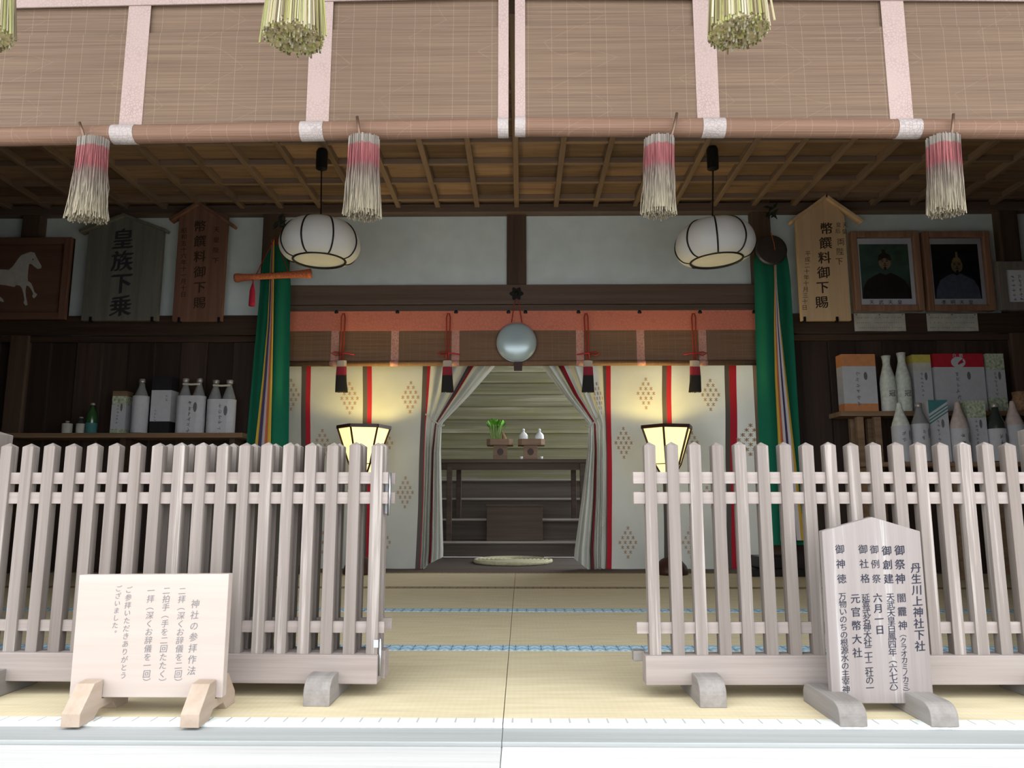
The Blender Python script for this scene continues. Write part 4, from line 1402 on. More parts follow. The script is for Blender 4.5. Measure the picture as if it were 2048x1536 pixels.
# ------------------------------------------------------------------ floor lamps
def floor_lamp(cx, label):
    D = 5.40
    b = at(cx, 1158, D)
    T = thing('floor_lamp', label, 'lamp', (b.x, D, 0), group='lit paper floor lamps')
    zt, zm, zb = at(cx, 855, D).z, at(cx, 928, D).z, at(cx, 946, D).z
    k = 5.55 / F_PX
    rt, rm, rb = 51 * k, 26.5 * k, 16 * k
    N = 6
    a0 = rad(12)

    def ring(r, z):
        return [Vector((b.x + r * math.cos(a0 + 2 * PI * i / N), D + r * math.sin(a0 + 2 * PI * i / N), z)) for i in range(N)]
    t, m, o = ring(rt, zt), ring(rm, zm), ring(rb, zb)
    for i in range(N):
        j = (i + 1) % N
        cc = Vector((b.x, D, 0))
        s = lambda p: Vector((cc.x + (p.x - cc.x) * 0.975, cc.y + (p.y - cc.y) * 0.975, p.z))
        pa = MB()
        pa.add([s(m[i]), s(m[j]), s(t[j]), s(t[i])], [(0, 1, 2, 3)])
        pa.add([s(o[i]), s(o[j]), s(m[j]), s(m[i])], [(0, 1, 2, 3)])
        pa.build('paper_pane', 'lamp_paper', T)
        fr = MB()
        fr.tube([t[i], m[i], o[i]], 0.0075, 6)
        fr.build('frame_strut', 'lamp_wood', T)
        MB().bar(t[i], t[j], 0.016, 0.024).build('frame_rim', 'lamp_wood', T)
        MB().bar(m[i], m[j], 0.006, 0.006).build('frame_bar', 'lamp_wood', T)
    MB().lathe([(rb * 1.05, zb - 0.012), (rb * 1.05, zb + 0.004)], 6, (b.x, D, 0)).build('collar', 'lamp_wood', T)
    MB().tube([(b.x, D, 0.06), (b.x, D, zb)], 0.011, 10).build('pole', 'lamp_wood', T)
    MB().lathe([(0.115, 0.0), (0.118, 0.02), (0.105, 0.06), (0.07, 0.10), (0.02, 0.125), (0.012, 0.15)], 24, (b.x, D, 0)).build('base', 'lamp_wood', T, smooth=True)
    l = bpy.data.lights.new('lamp_bulb', 'POINT')
    l.energy = 2.3
    l.color = (1.0, 0.80, 0.30)
    l.shadow_soft_size = 0.03
    lo = bpy.data.objects.new('lamp_bulb', l)
    C.objects.link(lo)
    lo.parent = T
    lo.location = (0, 0, zt - 0.06)


floor_lamp(719, 'lit yellow paper floor lamp behind the left fence')
floor_lamp(1343, 'lit yellow paper floor lamp behind the right fence')

# ------------------------------------------------------------------ altar table and offerings
DT = 7.0
zt = at(1030, 918, DT).z
xa, xb = at(860, 930, DT).x, at(1200, 930, DT).x
T = thing('altar_table', 'long dark wooden altar table standing on the stairs', 'table', ((xa + xb) / 2, DT, 0.14))
MB().box(xa, xb, DT, DT + 0.42, zt - 0.035, zt).build('table_top', 'altar', T, bevel=0.004)
MB().box(xa + 0.03, xb - 0.03, DT + 0.03, DT + 0.05, zt - 0.10, zt - 0.037).build('apron', 'altar', T)
for px, dy, zf in ((898, 0.02, 0.14), (1166, 0.02, 0.14), (917, 0.36, 0.335), (1148, 0.36, 0.335)):
    x = at(px, 1000, DT + dy).x
    MB().box(x - 0.024, x + 0.024, DT + dy, DT + dy + 0.045, zf, zt - 0.036).build('leg', 'altar', T, bevel=0.003)
x0, x1 = at(973, 1050, 7.03).x, at(1085, 1050, 7.03).x
T = thing('wooden_box', 'dark wooden box standing on the lowest stair under the altar table', 'box', ((x0 + x1) / 2, 7.15, 0.14))
zb_ = at(1030, 1009, 7.03).z
MB().box(x0, x1, 7.03, 7.22, 0.14, zb_ - 0.02).build('body', 'altar', T, bevel=0.003)
MB().box(x0 - 0.01, x1 + 0.01, 7.02, 7.225, zb_ - 0.02, zb_).build('lid', 'altar', T, bevel=0.003)


def sanbo(px, pb, label, D=7.14):
    """offering stand: tray with cut corners on a box foot with a dark disc for its opening"""
    c = at((px[0] + px[1]) / 2, 880, D)
    T = thing('offering_stand', label, 'offering stand', (c.x, D, zt), group='wooden offering stands on the altar')
    w = (at(px[1], 884, D).x - at(px[0], 884, D).x) / 2
    zt0, zt1 = at(px[0], 890, D - 0.1).z, at(px[0], 878, D - 0.1).z

    def octa(r, c_):
        return [(-r, -r + c_), (-r + c_, -r), (r - c_, -r), (r, -r + c_), (r, r - c_), (r - c_, r), (-r + c_, r), (-r, r - c_)]
    o = octa(w, w * 0.28)
    mb = MB()
    mb.add([(c.x + x, D + y, zt0) for x, y in o] + [(c.x + x, D + y, zt0 + 0.006) for x, y in o], [tuple(reversed(range(8))), tuple(range(8, 16))] + [(i, (i + 1) % 8, (i + 1) % 8 + 8, i + 8) for i in range(8)])
    mb.build('tray', 'cypress', T)
    i_ = octa(w * 0.95, w * 0.27)
    rim = MB()
    vs = [(c.x + x, D + y, z_) for z_ in (zt0 + 0.0065, zt1) for x, y in o] + [(c.x + x, D + y, z_) for z_ in (zt0 + 0.0065, zt1) for x, y in i_]
    fs = []
    for i in range(8):
        j = (i + 1) % 8
        fs += [(i, j, j + 8, i + 8), (i + 16, i + 24, j + 24, j + 16), (i + 8, j + 8, j + 24, i + 24), (i, i + 16, j + 16, j)]
    rim.add(vs, fs).build('rim', 'cypress', T)
    bw = (at(pb[1], 905, D).x - at(pb[0], 905, D).x) / 2
    bx = at((pb[0] + pb[1]) / 2, 905, D).x
    MB().box(bx - bw, bx + bw, D - bw, D + bw, zt + 0.0, zt0 - 0.001).build('foot', 'cypress', T, bevel=0.002)
    cz = (zt + zt0) / 2 + 0.005
    h = MB()
    h.prism([(bx + 0.030 * math.cos(a), cz + 0.033 * math.sin(a)) for a in [2 * PI * i / 20 for i in range(20)]], D - bw - 0.002, D - bw + 0.001)
    h.build('painted_opening', 'lamp_wood', T)  # solid dark disc, the shade inside the opening painted on
    return c, zt0 + 0.006, zt1, w


cA, zA, zA1, wA = sanbo((974, 1026), (987, 1015), 'wooden offering stand holding green vegetables, left of the two')
cB, zB_, zB1, wB = sanbo((1036, 1089), (1047, 1075), 'wooden offering stand holding white sake flasks, right of the two')
# greens
gx = at(991, 880, 7.14).x
T = thing('leafy_greens', 'bunch of fresh green leaves standing on the left offering stand', 'vegetable', (gx, 7.14, zA))
rr = random.Random(4)
hgt = at(991, 838, 7.14).z - zA
for k in range(34):
    a, q = rr.uniform(0, 2 * PI), rr.uniform(0.1, 1)
    lean = Vector((math.cos(a) * q * 0.055, math.sin(a) * q * 0.05, 0))
    h = hgt * rr.uniform(0.72, 1.0)
    b0 = Vector((gx + lean.x * 0.5, 7.14 + lean.y * 0.5, zA))
    tp = Vector((gx, 7.14, zA)) + lean * 1.35 + Vector((0, 0, h * 0.8))
    MB().tube([b0, b0.lerp(tp, 0.5) + lean * 0.1, tp], 0.004, 5).build('stem', 'stem', T)
    w = Vector((-math.sin(a), math.cos(a), 0)) * rr.uniform(0.018, 0.032)
    u = (lean * rr.uniform(0.3, 0.9) + Vector((0, 0, h * 0.22)))
    mid = tp + u * 0.5 + lean * 0.15
    MB().add([tp - u * 0.2, mid + w, tp + u, mid - w, mid - Vector((lean.x, lean.y, 0)) * 0.1 + Vector((0, -0.004, 0))], [(0, 1, 4), (1, 2, 4), (2, 3, 4), (3, 0, 4)]).build('leaf', 'leaf', T)
# roots and mushrooms beside the greens
p = at(1008, 874, 7.10)
tag(MB().tube([(p.x + 0.012, 7.10, zA), (p.x + 0.006, 7.10, zA + 0.05), (p.x - 0.006, 7.11, zA + 0.09), (p.x - 0.018, 7.12, zA + 0.125)], [0.028, 0.024, 0.017, 0.005], 12).build('bamboo_shoot', 'root', smooth=True), 'tapering brown bamboo shoot leaning on the green leaves', 'vegetable')
for px, s, lab in ((1017, 0.022, 'small round brown taro at the right end of the left offering stand'), (1003, 0.020, 'small round brown taro in front of the green leaves')):
    p = at(px, 874, 7.075)
    tag(MB().lathe([(s * math.sin(PI * i / 8) * 1.0 + 0.0005, zA + s * (1 - math.cos(PI * i / 8)) * 0.8) for i in range(9)], 14, (p.x, 7.075, 0)).build('taro', 'root', smooth=True), lab, 'vegetable', 'small taros on the left offering stand')
p = at(995, 876, 7.06)
tag(MB().lathe([(0.02, zA), (0.036, zA + 0.012), (0.044, zA + 0.028), (0.041, zA + 0.028), (0.030, zA + 0.012)], 20, (p.x, 7.06, 0)).build('small_dish', 'porcelain', smooth=True), 'small white dish at the foot of the green leaves', 'dish')
# flasks
for px, lab in ((1047, 'white porcelain sake flask, left of the pair on the right offering stand'), (1079, 'white porcelain sake flask, right of the pair on the right offering stand')):
    p = at(px, 870, 7.15)
    hh = at(px, 857, 7.15).z - zB_
    T = thing('sake_flask', lab, 'flask', (p.x, 7.15, zB_), group='white sake flasks on the altar')
    MB().lathe([(r, zB_ + h * hh) for r, h in ((0.020, 0), (0.024, 0.06), (0.036, 0.24), (0.043, 0.44), (0.040, 0.60), (0.026, 0.72), (0.012, 0.78), (0.011, 0.84))], 24, (p.x, 7.15, 0)).build('body', 'porcelain', T, smooth=True)
    MB().lathe([(r, zB_ + h * hh) for r, h in ((0.010, 0.845), (0.014, 0.88), (0.013, 0.95), (0.004, 1.0))], 16, (p.x, 7.15, 0)).build('stopper', 'porcelain', T, smooth=True)
p = at(1077, 876, 7.07)
tag(MB().lathe([(0.024, zB_), (0.036, zB_ + 0.016), (0.034, zB_ + 0.026), (0.008, zB_ + 0.048), (0.003, zB_ + 0.056)], 20, (p.x, 7.07, 0)).build('water_cup', 'porcelain', smooth=True), 'small lidded white cup in front of the right flask', 'cup')
p = at(1063, 876, 7.07)
tag(MB().lathe([(0.014, zB_), (0.030, zB_ + 0.010), (0.016, zB_ + 0.022), (0.003, zB_ + 0.028)], 18, (p.x, 7.07, 0)).build('rice_dish', 'porcelain', smooth=True), 'small white dish of rice between the two flasks', 'dish')
for px, lab in ((1043, 'tiny white cup on the altar table left of the right offering stand'), (1083, 'tiny white cup on the altar table right of the right offering stand')):
    p = at(px, 917, 7.06)
    tag(MB().lathe([(0.011, zt), (0.015, zt + 0.026), (0.0135, zt + 0.026), (0.010, zt + 0.006)], 16, (p.x, 7.06, 0)).build('tiny_cup', 'porcelain', smooth=True), lab, 'cup', 'tiny white cups on the altar table')

# round straw mat
c = at(1026, 1130, 6.34)
T = thing('round_straw_mat', 'round woven straw mat lying on the platform before the altar', 'mat', (c.x, 6.34, 0.0))
for i, r in enumerate([0.04 + 0.034 * k for k in range(9)]):
    MB().tube([(c.x + r * math.cos(2 * PI * j / 40), 6.34 + r * math.sin(2 * PI * j / 40), 0.018 - 0.0005 * (i == 8)) for j in range(40)], 0.0175, 6, closed=True).build('straw_ring', 'mat_straw', T, smooth=True)


# ------------------------------------------------------------------ plaques on the side walls
def gabled_plaque(poly, roof_px, D, thick, mat, label, roofmat, pegs, lettering, inkmat):
    W_ = [at(x, y, D) for x, y in poly]          # bl, br, tr, apex, tl
    xl, xr = (W_[0].x + W_[4].x) / 2, (W_[1].x + W_[2].x) / 2
    T = thing('wooden_plaque', label, 'plaque', ((xl + xr) / 2, D, W_[0].z), group='gabled wooden plaques on the wall')
    zb = (W_[0].z + W_[1].z) / 2
    zs = (W_[2].z + W_[4].z) / 2
    MB().prism([(xl, zb), (xr, zb), (xr, zs), (W_[3].x, W_[3].z), (xl, zs)], D, D + thick).build('board', mat, T, bevel=0.003)
    l, a, r = [at(x, y, D - 0.02) for x, y in roof_px]
    for p_, q_ in ((a, l), (a, r)):
        t = (q_ - p_).normalized()
        nrm = Vector((-t.z, 0, t.x))
        if nrm.z < 0:
            nrm = -nrm
        hh = 0.022
        y0, y1 = D - 0.03, D + thick + 0.005
        MB().hexa([Vector((p_.x, y0, p_.z)) - nrm * hh, Vector((q_.x, y0, q_.z)) - nrm * hh, Vector((q_.x, y1, q_.z)) - nrm * hh, Vector((p_.x, y1, p_.z)) - nrm * hh,
                   Vector((p_.x, y0, p_.z)), Vector((q_.x, y0, q_.z)), Vector((q_.x, y1, q_.z)), Vector((p_.x, y1, p_.z))]).build('roof_board', roofmat, T, bevel=0.002)
    for px, py in pegs:
        p_ = at(px, py, D - 0.012)
        MB().box(p_.x - 0.008, p_.x + 0.008, D - 0.012, D + 0.02, p_.z - 0.02, p_.z + 0.018).build('peg', 'iron', T)
    for tx, p0, p1, px, bold in lettering:
        column(T, inkmat, tx, p0, p1, D - 0.0015, px, bold)
    return T


Z5 = lambda x, y: (1480 + x * 0.2083, 380 + y * 0.2083)
Z3 = lambda x, y: (300 + x * 0.1693, 400 + y * 0.1693)
Z2 = lambda x, y: (x * 0.15625, 420 + y * 0.15625)
gabled_plaque([(1590, 641), (1692, 641), (1700, 428), (1653, 392), (1604, 434)], [(1581, 441), (1652, 389), (1727, 441)], 5.42, 0.035, 'plaque_new', 'fresh yellow wooden plaque with a gabled top and large black writing', 'plaque_new',
              [(1610, 638), (1675, 638)], [('幣饌料御下賜', Z5(830, 370), Z5(785, 1078), 26, 0.02), ('天皇', Z5(1008, 335), Z5(1003, 398), 11, 0.0), ('皇后', Z5(945, 335), Z5(940, 393), 11, 0.0), ('両陛下', Z5(968, 498), Z5(953, 685), 16, 0.0), ('平成二十年十月三十日', Z5(652, 610), Z5(620, 1128), 11.5, 0.0)], 'ink_brown')
gabled_plaque([(347, 642), (450, 642), (449, 432), (397, 408), (355, 432)], [(338, 438), (397, 402), (470, 450)], 5.45, 0.035, 'plaque_red', 'reddish brown wooden plaque with a gabled top beside the left banner', 'plaque_red',
              [(357, 639), (437, 639)], [('幣饌料御下賜', Z3(590, 310), Z3(585, 1215), 25, 0.02), ('天皇陛下', Z3(785, 350), Z3(775, 715), 13, 0.01), ('昭和五十六年十一月十日', Z3(402, 362), Z3(393, 1115), 12, 0.01)], 'ink_brown')
gabled_plaque([(167, 641), (323, 641), (318, 462), (248, 430), (172, 462)], [(158, 460), (248, 427), (333, 458)], 5.46, 0.04, 'plaque_grey', 'wide weathered grey wooden plaque with four large dark characters', 'plaque_grey',
              [(180, 638), (303, 638)], [('皇族下乗', (246, 478), (241, 612), 45, 0.03)], 'ink')

# votive picture of a white horse
D = 5.47
a, b = at(-70, 640, D), at(147, 640, D)
tp = at(110, 476, D)
x1 = at(139, 560, D).x
T = thing('horse_plaque', 'brown framed votive picture with a white painted horse at the far left', 'plaque', ((a.x + x1) / 2, D, a.z))
MB().box(a.x, x1, D + 0.012, D + 0.03, a.z, tp.z).build('board', 'ema', T)
fw = 0.055
for bx_ in ((a.x, a.x + fw, a.z, tp.z), (x1 - fw, x1, a.z, tp.z), (a.x + fw, x1 - fw, a.z, a.z + fw), (a.x + fw, x1 - fw, tp.z - fw, tp.z)):
    MB().box(bx_[0], bx_[1], D - 0.02, D + 0.03, bx_[2], bx_[3]).build('frame_bar', 'plaque_red' if bx_[1] - bx_[0] < 0.1 else 'ema', T, bevel=0.004)
hz = [(395, 535), (440, 545), (465, 600), (495, 655), (530, 715), (525, 745), (480, 755), (440, 725), (400, 690), (370, 690), (360, 760), (352, 860), (355, 905), (395, 935), (418, 985), (440, 1050), (475, 1080), (455, 1110), (430, 1130), (412, 1105), (425, 1070), (395, 1010), (365, 975), (335, 965), (325, 1030), (330, 1110), (345, 1170), (352, 1215), (325, 1222), (302, 1190), (312, 1150), (300, 1070), (280, 1000), (250, 965), (205, 960), (180, 985), (60, 960), (-60, 950), (-140, 1000), (-150, 1100), (-180, 1180), (-215, 1180), (-200, 1080), (-230, 960), (-250, 800), (-150, 740), (0, 760), (115, 765), (165, 720), (235, 620), (270, 580), (330, 555)]
dh = D + 0.010
mb = MB()
mb.prism([(at(*Z2(x, y), dh).x, at(*Z2(x, y), dh).z) for x, y in hz], dh, dh + 0.002)
mb.build('painted_horse', 'horse', T)
mb = MB()
p = at(*Z2(422, 633), dh - 0.001)
mb.prism([(p.x + 0.005 * math.cos(2 * PI * i / 10), p.z + 0.006 * math.sin(2 * PI * i / 10)) for i in range(10)], dh - 0.0012, dh - 0.0002)
mb.build('painted_eye', 'ink', T)
mb = MB()
mb.prism([(at(*Z2(x, y), dh).x, at(*Z2(x, y), dh).z) for x, y in ((-60, 1080), (0, 1110), (35, 1140), (48, 1175), (20, 1175), (-20, 1150), (-80, 1140))], dh, dh + 0.002)
mb.build('painted_hoof', 'horse', T)


# portraits
ZP = lambda x, y: (1690 + x * 0.1748, 450 + y * 0.1748)


def ellipse(cx, cz, rx, rz, n=20):
    return [(cx + rx * math.cos(2 * PI * i / n), cz + rz * math.sin(2 * PI * i / n)) for i in range(n)]


def framed(zl, zr, ztop_, zbot, label, ground, robe, face, caption, hat):
    D = 5.47
    l = (at(*ZP(zl[0], ztop_), D).x + at(*ZP(zl[1], zbot), D).x) / 2
    r = (at(*ZP(zr[0], ztop_), D).x + at(*ZP(zr[1], zbot), D).x) / 2
    t, b_ = at(*ZP(zl[0], ztop_), D).z, at(*ZP(zl[1], zbot), D).z
    T = thing('framed_portrait', label, 'picture', ((l + r) / 2, D, b_), group='framed portraits on the right wall')
    f = 0.046
    for (xa, xb, za, zb) in ((l, l + f, b_, t), (r - f, r, b_, t), (l + f, r - f, b_, b_ + f), (l + f, r - f, t - f, t)):
        MB().box(xa, xb, D - 0.03, D + 0.025, za, zb).build('frame_bar', 'frame', T, bevel=0.006)
    MB().box(l + f * 0.8, r - f * 0.8, D + 0.006, D + 0.012, b_ + f * 0.8, t - f * 0.8).build('mount', 'mount', T)
    il, ir, ib, it = l + f + 0.024, r - f - 0.030, b_ + f + 0.052, t - f - 0.046
    w, h = ir - il, it - ib
    MB().box(il, ir, D + 0.004, D + 0.006, ib, it).build('painting', ground, T)
    cx = il + w * face[0]
    y = D + 0.0035
    mb = MB()
    mb.prism([(il + w * u, ib + h * v) for u, v in robe[1]], y - 0.0005, y)
    mb.build('painted_robe', robe[0], T)
    mb = MB()
    cz = ib + h * face[1]
    mb.prism(ellipse(cx, cz, w * 0.125, h * 0.125), y - 0.0012, y - 0.0007)
    mb.build('painted_face', 'skin', T)
    mb = MB()
    for s in (-1, 1):
        mb.prism(ellipse(cx + s * w * 0.048, cz + h * 0.022, w * 0.026, h * 0.008, 10), y - 0.002, y - 0.0014)
        mb.prism(ellipse(cx + s * w * 0.050, cz + h * 0.046, w * 0.036, h * 0.006, 10), y - 0.002, y - 0.0014)
    mb.prism(ellipse(cx, cz - h * 0.020, w * 0.018, h * 0.012, 8), y - 0.002, y - 0.0014)
    mb.prism(ellipse(cx, cz - h * 0.052, w * 0.040, h * 0.009, 10), y - 0.002, y - 0.0014)
    mb.prism(ellipse(cx, cz - h * 0.105, w * 0.03, h * 0.03, 10), y - 0.002, y - 0.0014)
    mb.build('painted_features', 'robe_dark', T)
    mb = MB()
    mb.prism([(cx + w * u, cz + h * v) for u, v in hat[1]], y - 0.002, y - 0.0014)
    mb.build('painted_hat', hat[0], T)
    mb = MB()
    for i, ch in enumerate(caption):
        letter(mb, ch, Vector((il + w * (0.18 + 0.19 * i), D + 0.0052, b_ + f + 0.026)), 0.036, 0.01)
    mb.build('caption', 'ink', T)
    MB().box(l + f * 0.9, r - f * 0.9, D - 0.004, D - 0.002, b_ + f * 0.9, t - f * 0.9).build('glass_pane', 'pane', T)
    return T


framed((120, 32), (890, 832), 85, 990, 'framed portrait of a bearded figure in a dark robe, left of two', 'pic_green',
       ('robe_dark', [(0.0, 0.0), (1.0, 0.0), (0.98, 0.18), (0.88, 0.34), (0.72, 0.43), (0.60, 0.47), (0.50, 0.43), (0.40, 0.47), (0.26, 0.42), (0.12, 0.34), (0.03, 0.2)]), (0.50, 0.66), '天武天皇', ('robe_dark', [(-0.14, 0.06), (-0.12, 0.03), (0.0, 0.085), (0.12, 0.03), (0.14, 0.06), (0.11, 0.14), (0.03, 0.17), (0.02, 0.24), (-0.04, 0.24), (-0.05, 0.17), (-0.11, 0.14)]))
framed((932, 872), (1700, 1625), 85, 990, 'framed portrait of a figure in a blue robe with a tall hat, right of two', 'pic_blue',
       ('robe_blue', [(0.02, 0.0), (0.98, 0.0), (0.95, 0.20), (0.86, 0.34), (0.68, 0.42), (0.58, 0.46), (0.50, 0.42), (0.42, 0.46), (0.30, 0.42), (0.14, 0.34), (0.05, 0.18)]), (0.52, 0.60), '孝明天皇', ('gold', [(-0.10, 0.09), (-0.07, 0.075), (0.07, 0.075), (0.10, 0.09), (0.06, 0.15), (0.035, 0.15), (0.03, 0.26), (-0.01, 0.26), (-0.015, 0.15), (-0.05, 0.15)]))
# third frame, cut by the picture's edge
D = 5.44
l, r = at(1996, 575, D).x, at(2100, 575, D).x
t, b_ = at(2020, 524, D).z, at(2000, 621, D).z
T = thing('framed_document', 'grey framed sheet of small writing at the right edge of the picture', 'picture', ((l + r) / 2, D, b_))
f = 0.06
for (xa, xb, za, zb) in ((l, l + f, b_, t), (r - f, r, b_, t), (l + f, r - f, b_, b_ + f), (l + f, r - f, t - f, t)):
    MB().box(xa, xb, D - 0.02, D + 0.03, za, zb).build('frame_bar', 'frame_grey', T, bevel=0.004)
MB().box(l + f * 0.8, r - f * 0.8, D + 0.005, D + 0.012, b_ + f * 0.8, t - f * 0.8).build('sheet', 'mount', T)
mb = MB()
for k in range(4):
    scribble(mb, l + f + 0.06 + k * 0.05, D + 0.0045, t - f - 0.05, 0.024, 6, 50 + k)
mb.build('handwriting', 'faint', T, kind='stuff')

# paper notes pinned under the portraits
for k, (zl, zr, lab) in enumerate(((95, 695, 'paper note with small writing pinned under the left portrait'), (925, 1525, 'paper note with small writing pinned under the right portrait'))):
    D = 5.525
    p0_, p1_ = at(*ZP(zl, 1015), D), at(*ZP(zr, 1215), D)
    T = thing('paper_note', lab, 'note', ((p0_.x + p1_.x) / 2, D, p1_.z), group='paper notes under the portraits')
    MB().grid(lambda u, v: Vector((p0_.x + (p1_.x - p0_.x) * u, D - 0.004 - 0.004 * math.sin(u * 7), p0_.z + (p1_.z - p0_.z) * v)), 12, 3).build('sheet', 'note_paper', T, smooth=True)
    mb = MB()
    rr = random.Random(k)
    w = p1_.x - p0_.x
    hgt_ = p0_.z - p1_.z
    for row in range(3):
        for i in range(22):
            x = p0_.x + w * (0.06 + 0.04 * i)
            if rr.random() < 0.85:
                scribble(mb, x, D - 0.0105, p0_.z - hgt_ * (0.25 + 0.28 * row), 0.011, 1, rr.randint(0, 9999))
    mb.build('handwriting', 'faint', T, kind='stuff')
    for u in (0.05, 0.5, 0.95):
        MB().lathe([(0.006, 0), (0.004, 0.004)], 8, (p0_.x + w * u, D - 0.008, p0_.z - 0.012)).build('pin', 'iron', T)


# ------------------------------------------------------------------ bottles, cartons and their shelves
def bottle(px, ybase, ytop, wpx, D, label, glass, cap='cap', lab_h=0.62, labmat='white_paper', group=None, wrapped=False, tip='plain', mark=True, seed=3, name='sake_bottle'):
    b = at(px, ybase, D)
    zt_ = at(px, ytop, D).z
    k = metres(b)
    r = wpx * k / 2
    h = zt_ - b.z
    T = thing(name, label, 'bottle', (b.x, D, b.z), group=group)
    prof = [(r * 0.94, 0), (r, 0.02), (r, 0.60), (r * 0.93, 0.66), (r * 0.6, 0.78), (r * 0.38, 0.86), (r * 0.34, 0.93)]
    if wrapped:
        prof = [(r * 0.95, 0), (r, 0.02), (r, 0.52), (r * 0.9, 0.62), (r * 0.62, 0.76), (r * 0.46, 0.85), (r * 0.5, 0.93), (r * 0.6, 1.0)] if tip == 'flare' else [(r * 0.95, 0), (r, 0.02), (r, 0.58), (r * 0.88, 0.66), (r * 0.55, 0.80), (r * 0.34, 0.90), (r * 0.28, 0.97), (r * 0.2, 1.0)]
    MB().lathe([(q, b.z + z_ * h) for q, z_ in prof], 20, (b.x, D, 0)).build('wrapping' if wrapped else 'glass_body', glass, T, smooth=True)
    if not wrapped:
        MB().lathe([(q, b.z + z_ * h) for q, z_ in ((r * 0.38, 0.925), (r * 0.40, 0.94), (r * 0.40, 0.99), (r * 0.3, 1.0))], 16, (b.x, D, 0)).build('cap', cap, T, smooth=True)
    if lab_h:
        MB().lathe([(r * 1.02, b.z + 0.02 * h), (r * 1.025, b.z + lab_h * h)], 20, (b.x, D, 0), caps=False).build('paper_sleeve', labmat, T, smooth=True)
    if mark:
        mb = MB()
        zz = b.z + (lab_h or 0.55) * h - 0.055
        scribble(mb, b.x - r * 0.15, D - r * 1.04 - 0.001, zz, 0.028, 2, seed)
        mb.build('handwriting', 'faint', T, kind='stuff')
        mb = MB()
        mb.prism(ellipse(b.x + r * 0.52, zz - 0.01, r * 0.13, 0.034, 12), D - r * 0.93, D - r * 0.90)
        mb.build('seal_mark', 'ink_grey', T)
    return T


def carton(x0px, x1px, ybase, ytop, D, depth, label, parts, seed=5, group=None, marks=True, side=0.0):
    """parts: list of (from, to, material) bands up the height"""
    a, b = at(x0px, ybase, D), at(x1px, ybase, D)
    zt_ = at((x0px + x1px) / 2, ytop, D).z
    h = zt_ - a.z
    T = thing('gift_carton', label, 'carton', ((a.x + b.x) / 2, D + depth / 2, a.z), group=group)
    for i, (f0, f1, mt) in enumerate(parts):
        o = 0.0
        MB().box(a.x, b.x, D, D + depth, a.z + f0 * h, a.z + f1 * h - 0.0004).build('printed_band' if len(parts) > 1 else 'body', mt, T)
    w = b.x - a.x
    if marks:
        mb = MB()
        scribble(mb, a.x + w * 0.45, D - 0.0012, a.z + h * 0.66, min(0.030, w * 0.16), 6, seed)
        mb.build('handwriting', 'faint', T, kind='stuff')
        mb = MB()
        mb.prism(ellipse(a.x + w * 0.68, a.z + h * 0.62, min(0.013, w * 0.075), 0.030, 12), D - 0.0015, D - 0.0003)
        mb.build('seal_mark', 'ink_grey', T)
    return T, a, b, zt_


# left shelf
SDL = 5.30
zsh = at(300, 866, SDL).z
xa, xb = at(-60, 866, SDL).x, at(487, 866, SDL).x
T = thing('wall_shelf', 'dark wooden shelf along the left wall carrying sake bottles', 'shelf', ((xa + xb) / 2, SDL, zsh - 0.04))
MB().box(xa, xb, SDL - 0.02, 5.535, zsh - 0.035, zsh).build('shelf_board', 'shelf', T, bevel=0.003)
for px in (20, 240, 460):
    x = at(px, 880, SDL).x
    MB().box(x - 0.02, x + 0.02, SDL + 0.04, 5.53, 0.0, zsh - 0.036).build('support', 'dark', T)
gL = 'offerings on the left shelf'


def sit(o):
    return o


YB = 863
bd = SDL + 0.10
yb_of = lambda d: None


def base_y(px, z, d):
    """pixel row of a height z at distance d"""
    lo, hi = 0.0, 1536.0
    for _ in range(40):
        m = (lo + hi) / 2
        if at(px, m, d).z > z:
            lo = m
        else:
            hi = m
    return (lo + hi) / 2


ybL = base_y(300, zsh + 0.0005, bd)
bottle(133, ybL, 842, 19, bd, 'small squat jar, leftmost on the left shelf', 'glass_grey', lab_h=0.8, labmat='note_paper', group=gL, mark=False, name='small_jar')
bottle(160, ybL, 834, 17, bd, 'small dark jar with a pale label beside the green bottle', 'glass_dark', lab_h=0.6, labmat='note_paper', group=gL, mark=False, name='small_jar')
bottle(181, ybL, 806, 21, bd, 'small green glass bottle on the left shelf', 'glass_green', lab_h=0.35, labmat='teal_card', group=gL, mark=False)
carton(219, 248, ybL, 782, bd, 0.09, 'narrow white and green carton on the left shelf', [(0, 0.12, 'flower_card'), (0.12, 0.68, 'white_paper'), (0.68, 0.88, 'flower_card'), (0.88, 1, 'shelf')], 21, gL)
bottle(277, ybL, 758, 31, bd, 'clear bottle wrapped in a white paper sleeve next to the narrow carton', 'glass_grey', group=gL, lab_h=0.68, mark=False)
T, a, b, z_ = carton(298, 337, ybL, 753, bd, 0.11, 'black carton with a white paper band on the left shelf', [(0, 1, 'black_card')], 22, gL, marks=False)
h = z_ - a.z
MB().box(a.x - 0.002, b.x + 0.002, bd - 0.002, bd + 0.112, a.z + 0.22 * h, a.z + 0.76 * h).build('paper_band', 'white_paper', T)
mb = MB()
scribble(mb, a.x + 0.11, bd - 0.0035, a.z + 0.66 * h, 0.02, 2, 31)
scribble(mb, a.x + 0.035, bd - 0.0035, a.z + 0.40 * h, 0.016, 4, 32)
mb.build('handwriting', 'faint', T, kind='stuff')


